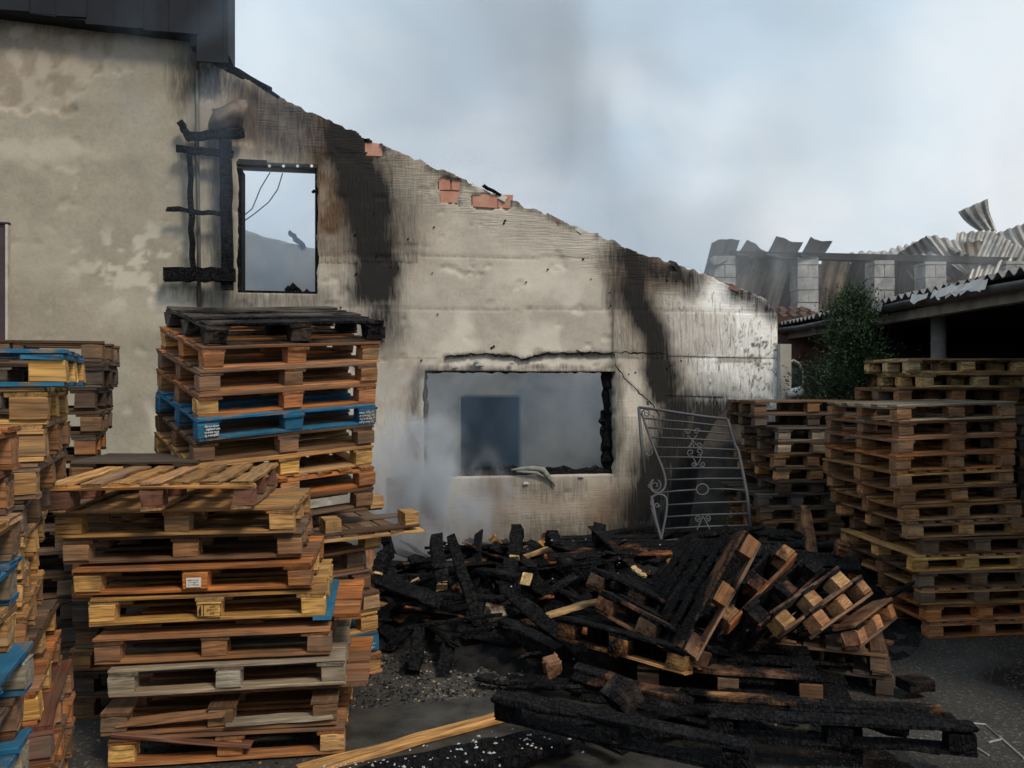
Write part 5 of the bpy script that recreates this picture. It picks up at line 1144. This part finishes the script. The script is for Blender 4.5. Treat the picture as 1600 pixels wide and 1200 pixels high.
# ---------------------------------------------------------------- evergreen tree
LEAF = None
def make_leaf():
    k = NM('evergreen_needles', .7, .25); oi = k.n('ShaderNodeNewGeometry'); c = k.mix(k.ramp(k.noise(k.pos(), 5, 4, .6), (.35, 0.), (.7, 1.)), (.012, .030, .014), (.042, .075, .030)); c = k.mix(k.ramp(k.noise(k.pos(), 2.2, 3), (.66, 0.), (.78, .6)), c, (.10, .055, .03)); k.l(c, k.b.inputs['Base Color']); return k.m
LEAF = make_leaf()
tb = Vector((3.72, 8.95, 0)); tree = empty('evergreen_tree', Matrix.Translation(tb) @ Matrix.Diagonal((1, 1, .93, 1))); tag(tree, 'dark evergreen tree between the pallet stacks and the shed', 'tree')
mb = MB(); mb.tube([(0, 0, 0), (.02, 0, 1.0), (-.02, .02, 2.0), (.04, 0, 3.0)], [.09, .07, .045, .012], 8); mb.build('trunk', plain('bark', (.09, .065, .05), .9), tree)
R_ = np.random.default_rng(6); V = []; Fc = []; limbs = MB()
for i in range(150):
    z = 0.35 + 2.75 * (i / 150) ** 0.9; a = R_.random() * 6.283
    wd = np.interp(z, [.3, 1.2, 2.0, 2.35, 2.7, 3.2], [.5, .62, .60, .40, .27, .05]) * (.40 + .75 * R_.random())
    if z < 2.2 and math.cos(a) > .3: wd *= 1.15
    tip = Vector((math.cos(a) * wd, math.sin(a) * wd, z + .12 + wd * .25)); base = Vector((0, 0, z - .05))
    limbs.tube([base, base.lerp(tip, .5) + Vector((0, 0, -.03)), tip], [.012, .008, .003], 4)
    for j in range(230):
        t = .2 + .85 * R_.random(); p = base.lerp(tip, t) + Vector(R_.normal(0, .035 + .05 * t, 3)); d = (Vector(R_.normal(0, 1, 3)) + (tip - base).normalized() * 1.2 + Vector((0, 0, .5))).normalized() * (.025 + .03 * R_.random()); s = d.cross(Vector(R_.normal(0, 1, 3))).normalized() * .009
        b = len(V); V += [tuple(p - s), tuple(p + s), tuple(p + d)]; Fc.append((b, b + 1, b + 2))
limbs.build('limbs', bpy.data.materials['bark'], tree); mobj('crown', mesh('crown', V, Fc, LEAF), tree)

# ---------------------------------------------------------------- smoke
def smoke(name, c, d, dens, label, color=(.93, .95, .98), scale=2.0, lo=.45, hi=.75, fall=1.0, drift=(0, 0, 0), aniso=.2):
    m = bpy.data.materials.new(name); m.use_nodes = True; t = m.node_tree; t.nodes.clear(); o_ = t.nodes.new('ShaderNodeOutputMaterial'); pv = t.nodes.new('ShaderNodeVolumePrincipled'); t.links.new(pv.outputs[0], o_.inputs['Volume'])
    pv.inputs['Color'].default_value = color + (1,); pv.inputs['Anisotropy'].default_value = aniso
    tcn = t.nodes.new('ShaderNodeTexCoord'); mpn = t.nodes.new('ShaderNodeMapping'); mpn.inputs['Scale'].default_value = (1, 1, .6); mpn.inputs['Location'].default_value = drift; ge = t.nodes.new('ShaderNodeNewGeometry'); t.links.new(ge.outputs['Position'], mpn.inputs['Vector'])
    nz = t.nodes.new('ShaderNodeTexNoise'); nz.inputs['Scale'].default_value = scale; nz.inputs['Detail'].default_value = 4; nz.inputs['Distortion'].default_value = .7; t.links.new(mpn.outputs[0], nz.inputs['Vector'])
    mr = t.nodes.new('ShaderNodeMapRange'); mr.inputs['From Min'].default_value = lo; mr.inputs['From Max'].default_value = hi; t.links.new(nz.outputs['Fac'], mr.inputs['Value'])
    gr = t.nodes.new('ShaderNodeTexGradient'); gr.gradient_type = 'SPHERICAL'; t.links.new(tcn.outputs['Object'], gr.inputs['Vector'])
    m1 = t.nodes.new('ShaderNodeMath'); m1.operation = 'MULTIPLY'; t.links.new(mr.outputs[0], m1.inputs[0]); pw = t.nodes.new('ShaderNodeMath'); pw.operation = 'POWER'; pw.inputs[1].default_value = fall; t.links.new(gr.outputs['Fac'], pw.inputs[0]); t.links.new(pw.outputs[0], m1.inputs[1])
    m2 = t.nodes.new('ShaderNodeMath'); m2.operation = 'MULTIPLY'; m2.inputs[1].default_value = dens; t.links.new(m1.outputs[0], m2.inputs[0]); t.links.new(m2.outputs[0], pv.inputs['Density'])
    mb = MB(); mb.box((0, 0, 0), (2, 2, 2)); o = mb.build(name, m); o.location = c; o.scale = (d[0] / 2, d[1] / 2, d[2] / 2); tag(o, label, 'smoke', kind='stuff'); return o
smoke('smoke', P(632, 735, 8.25), (1.5, 1.0, 2.3), 34.0, 'white smoke curling up in front of the lower wall', (.88, .93, 1.0), 3.0, .45, .64, 1.7, drift=(2.9, 0, .4))
smoke('smoke', P(700, 790, 8.0), (1.9, 1.0, 1.6), 26.0, 'white smoke welling from the heap below the large window', (.88, .93, 1.0), 3.4, .47, .70, 2.0, drift=(1.2, 0, 2.4))
c = WM @ Vector(((lw[0] + lw[1]) / 2 + .3, 1.95, 1.4)); smoke('smoke', c, (6.0, 2.9, 3.6), .42, 'bluish smoke filling the roofless room behind the windows', (.50, .70, .95), 1.3, .32, .66, .35)
c = WM @ Vector((1.0, 2.2, 3.7)); smoke('smoke', c, (3.2, 2.6, 3.2), .55, 'pale blue smoke behind the upper window opening', (.62, .78, .97), .9, .25, .70, .35)
smoke('smoke', P(1170, 440, 14.6), (3.4, 1.2, 2.4), 1.2, 'thin smoke drifting around the first block pillar', scale=1.1, lo=.40, hi=.75, drift=(7, 0, 0))
smoke('smoke', P(1455, 420, 14.9), (5.0, 1.2, 2.2), 1.0, 'thin smoke drifting over the bent roof sheets', scale=1.0, lo=.40, hi=.75, drift=(3, 0, 2))
smoke('smoke', P(330, 140, 8.2), (2.4, .8, 3.4), .9, 'faint blue smoke below the eave of the plastered house', (.55, .72, .95), 1.4, .38, .75, .8, drift=(1, 0, 3))

smoke('smoke', P(930, 170, 12.8), (10.5, 3.0, 9.5), .95, 'broad grey smoke plume rising above the roofless house', (.62, .655, .70), .36, .42, .64, 1.0, drift=(4, 0, 1))
smoke('smoke', P(1060, 60, 13.5), (7.5, 2.6, 6.0), .60, 'grey smoke drifting to the right above the gable', (.66, .70, .75), .45, .46, .66, 1.2, drift=(9, 0, 5))
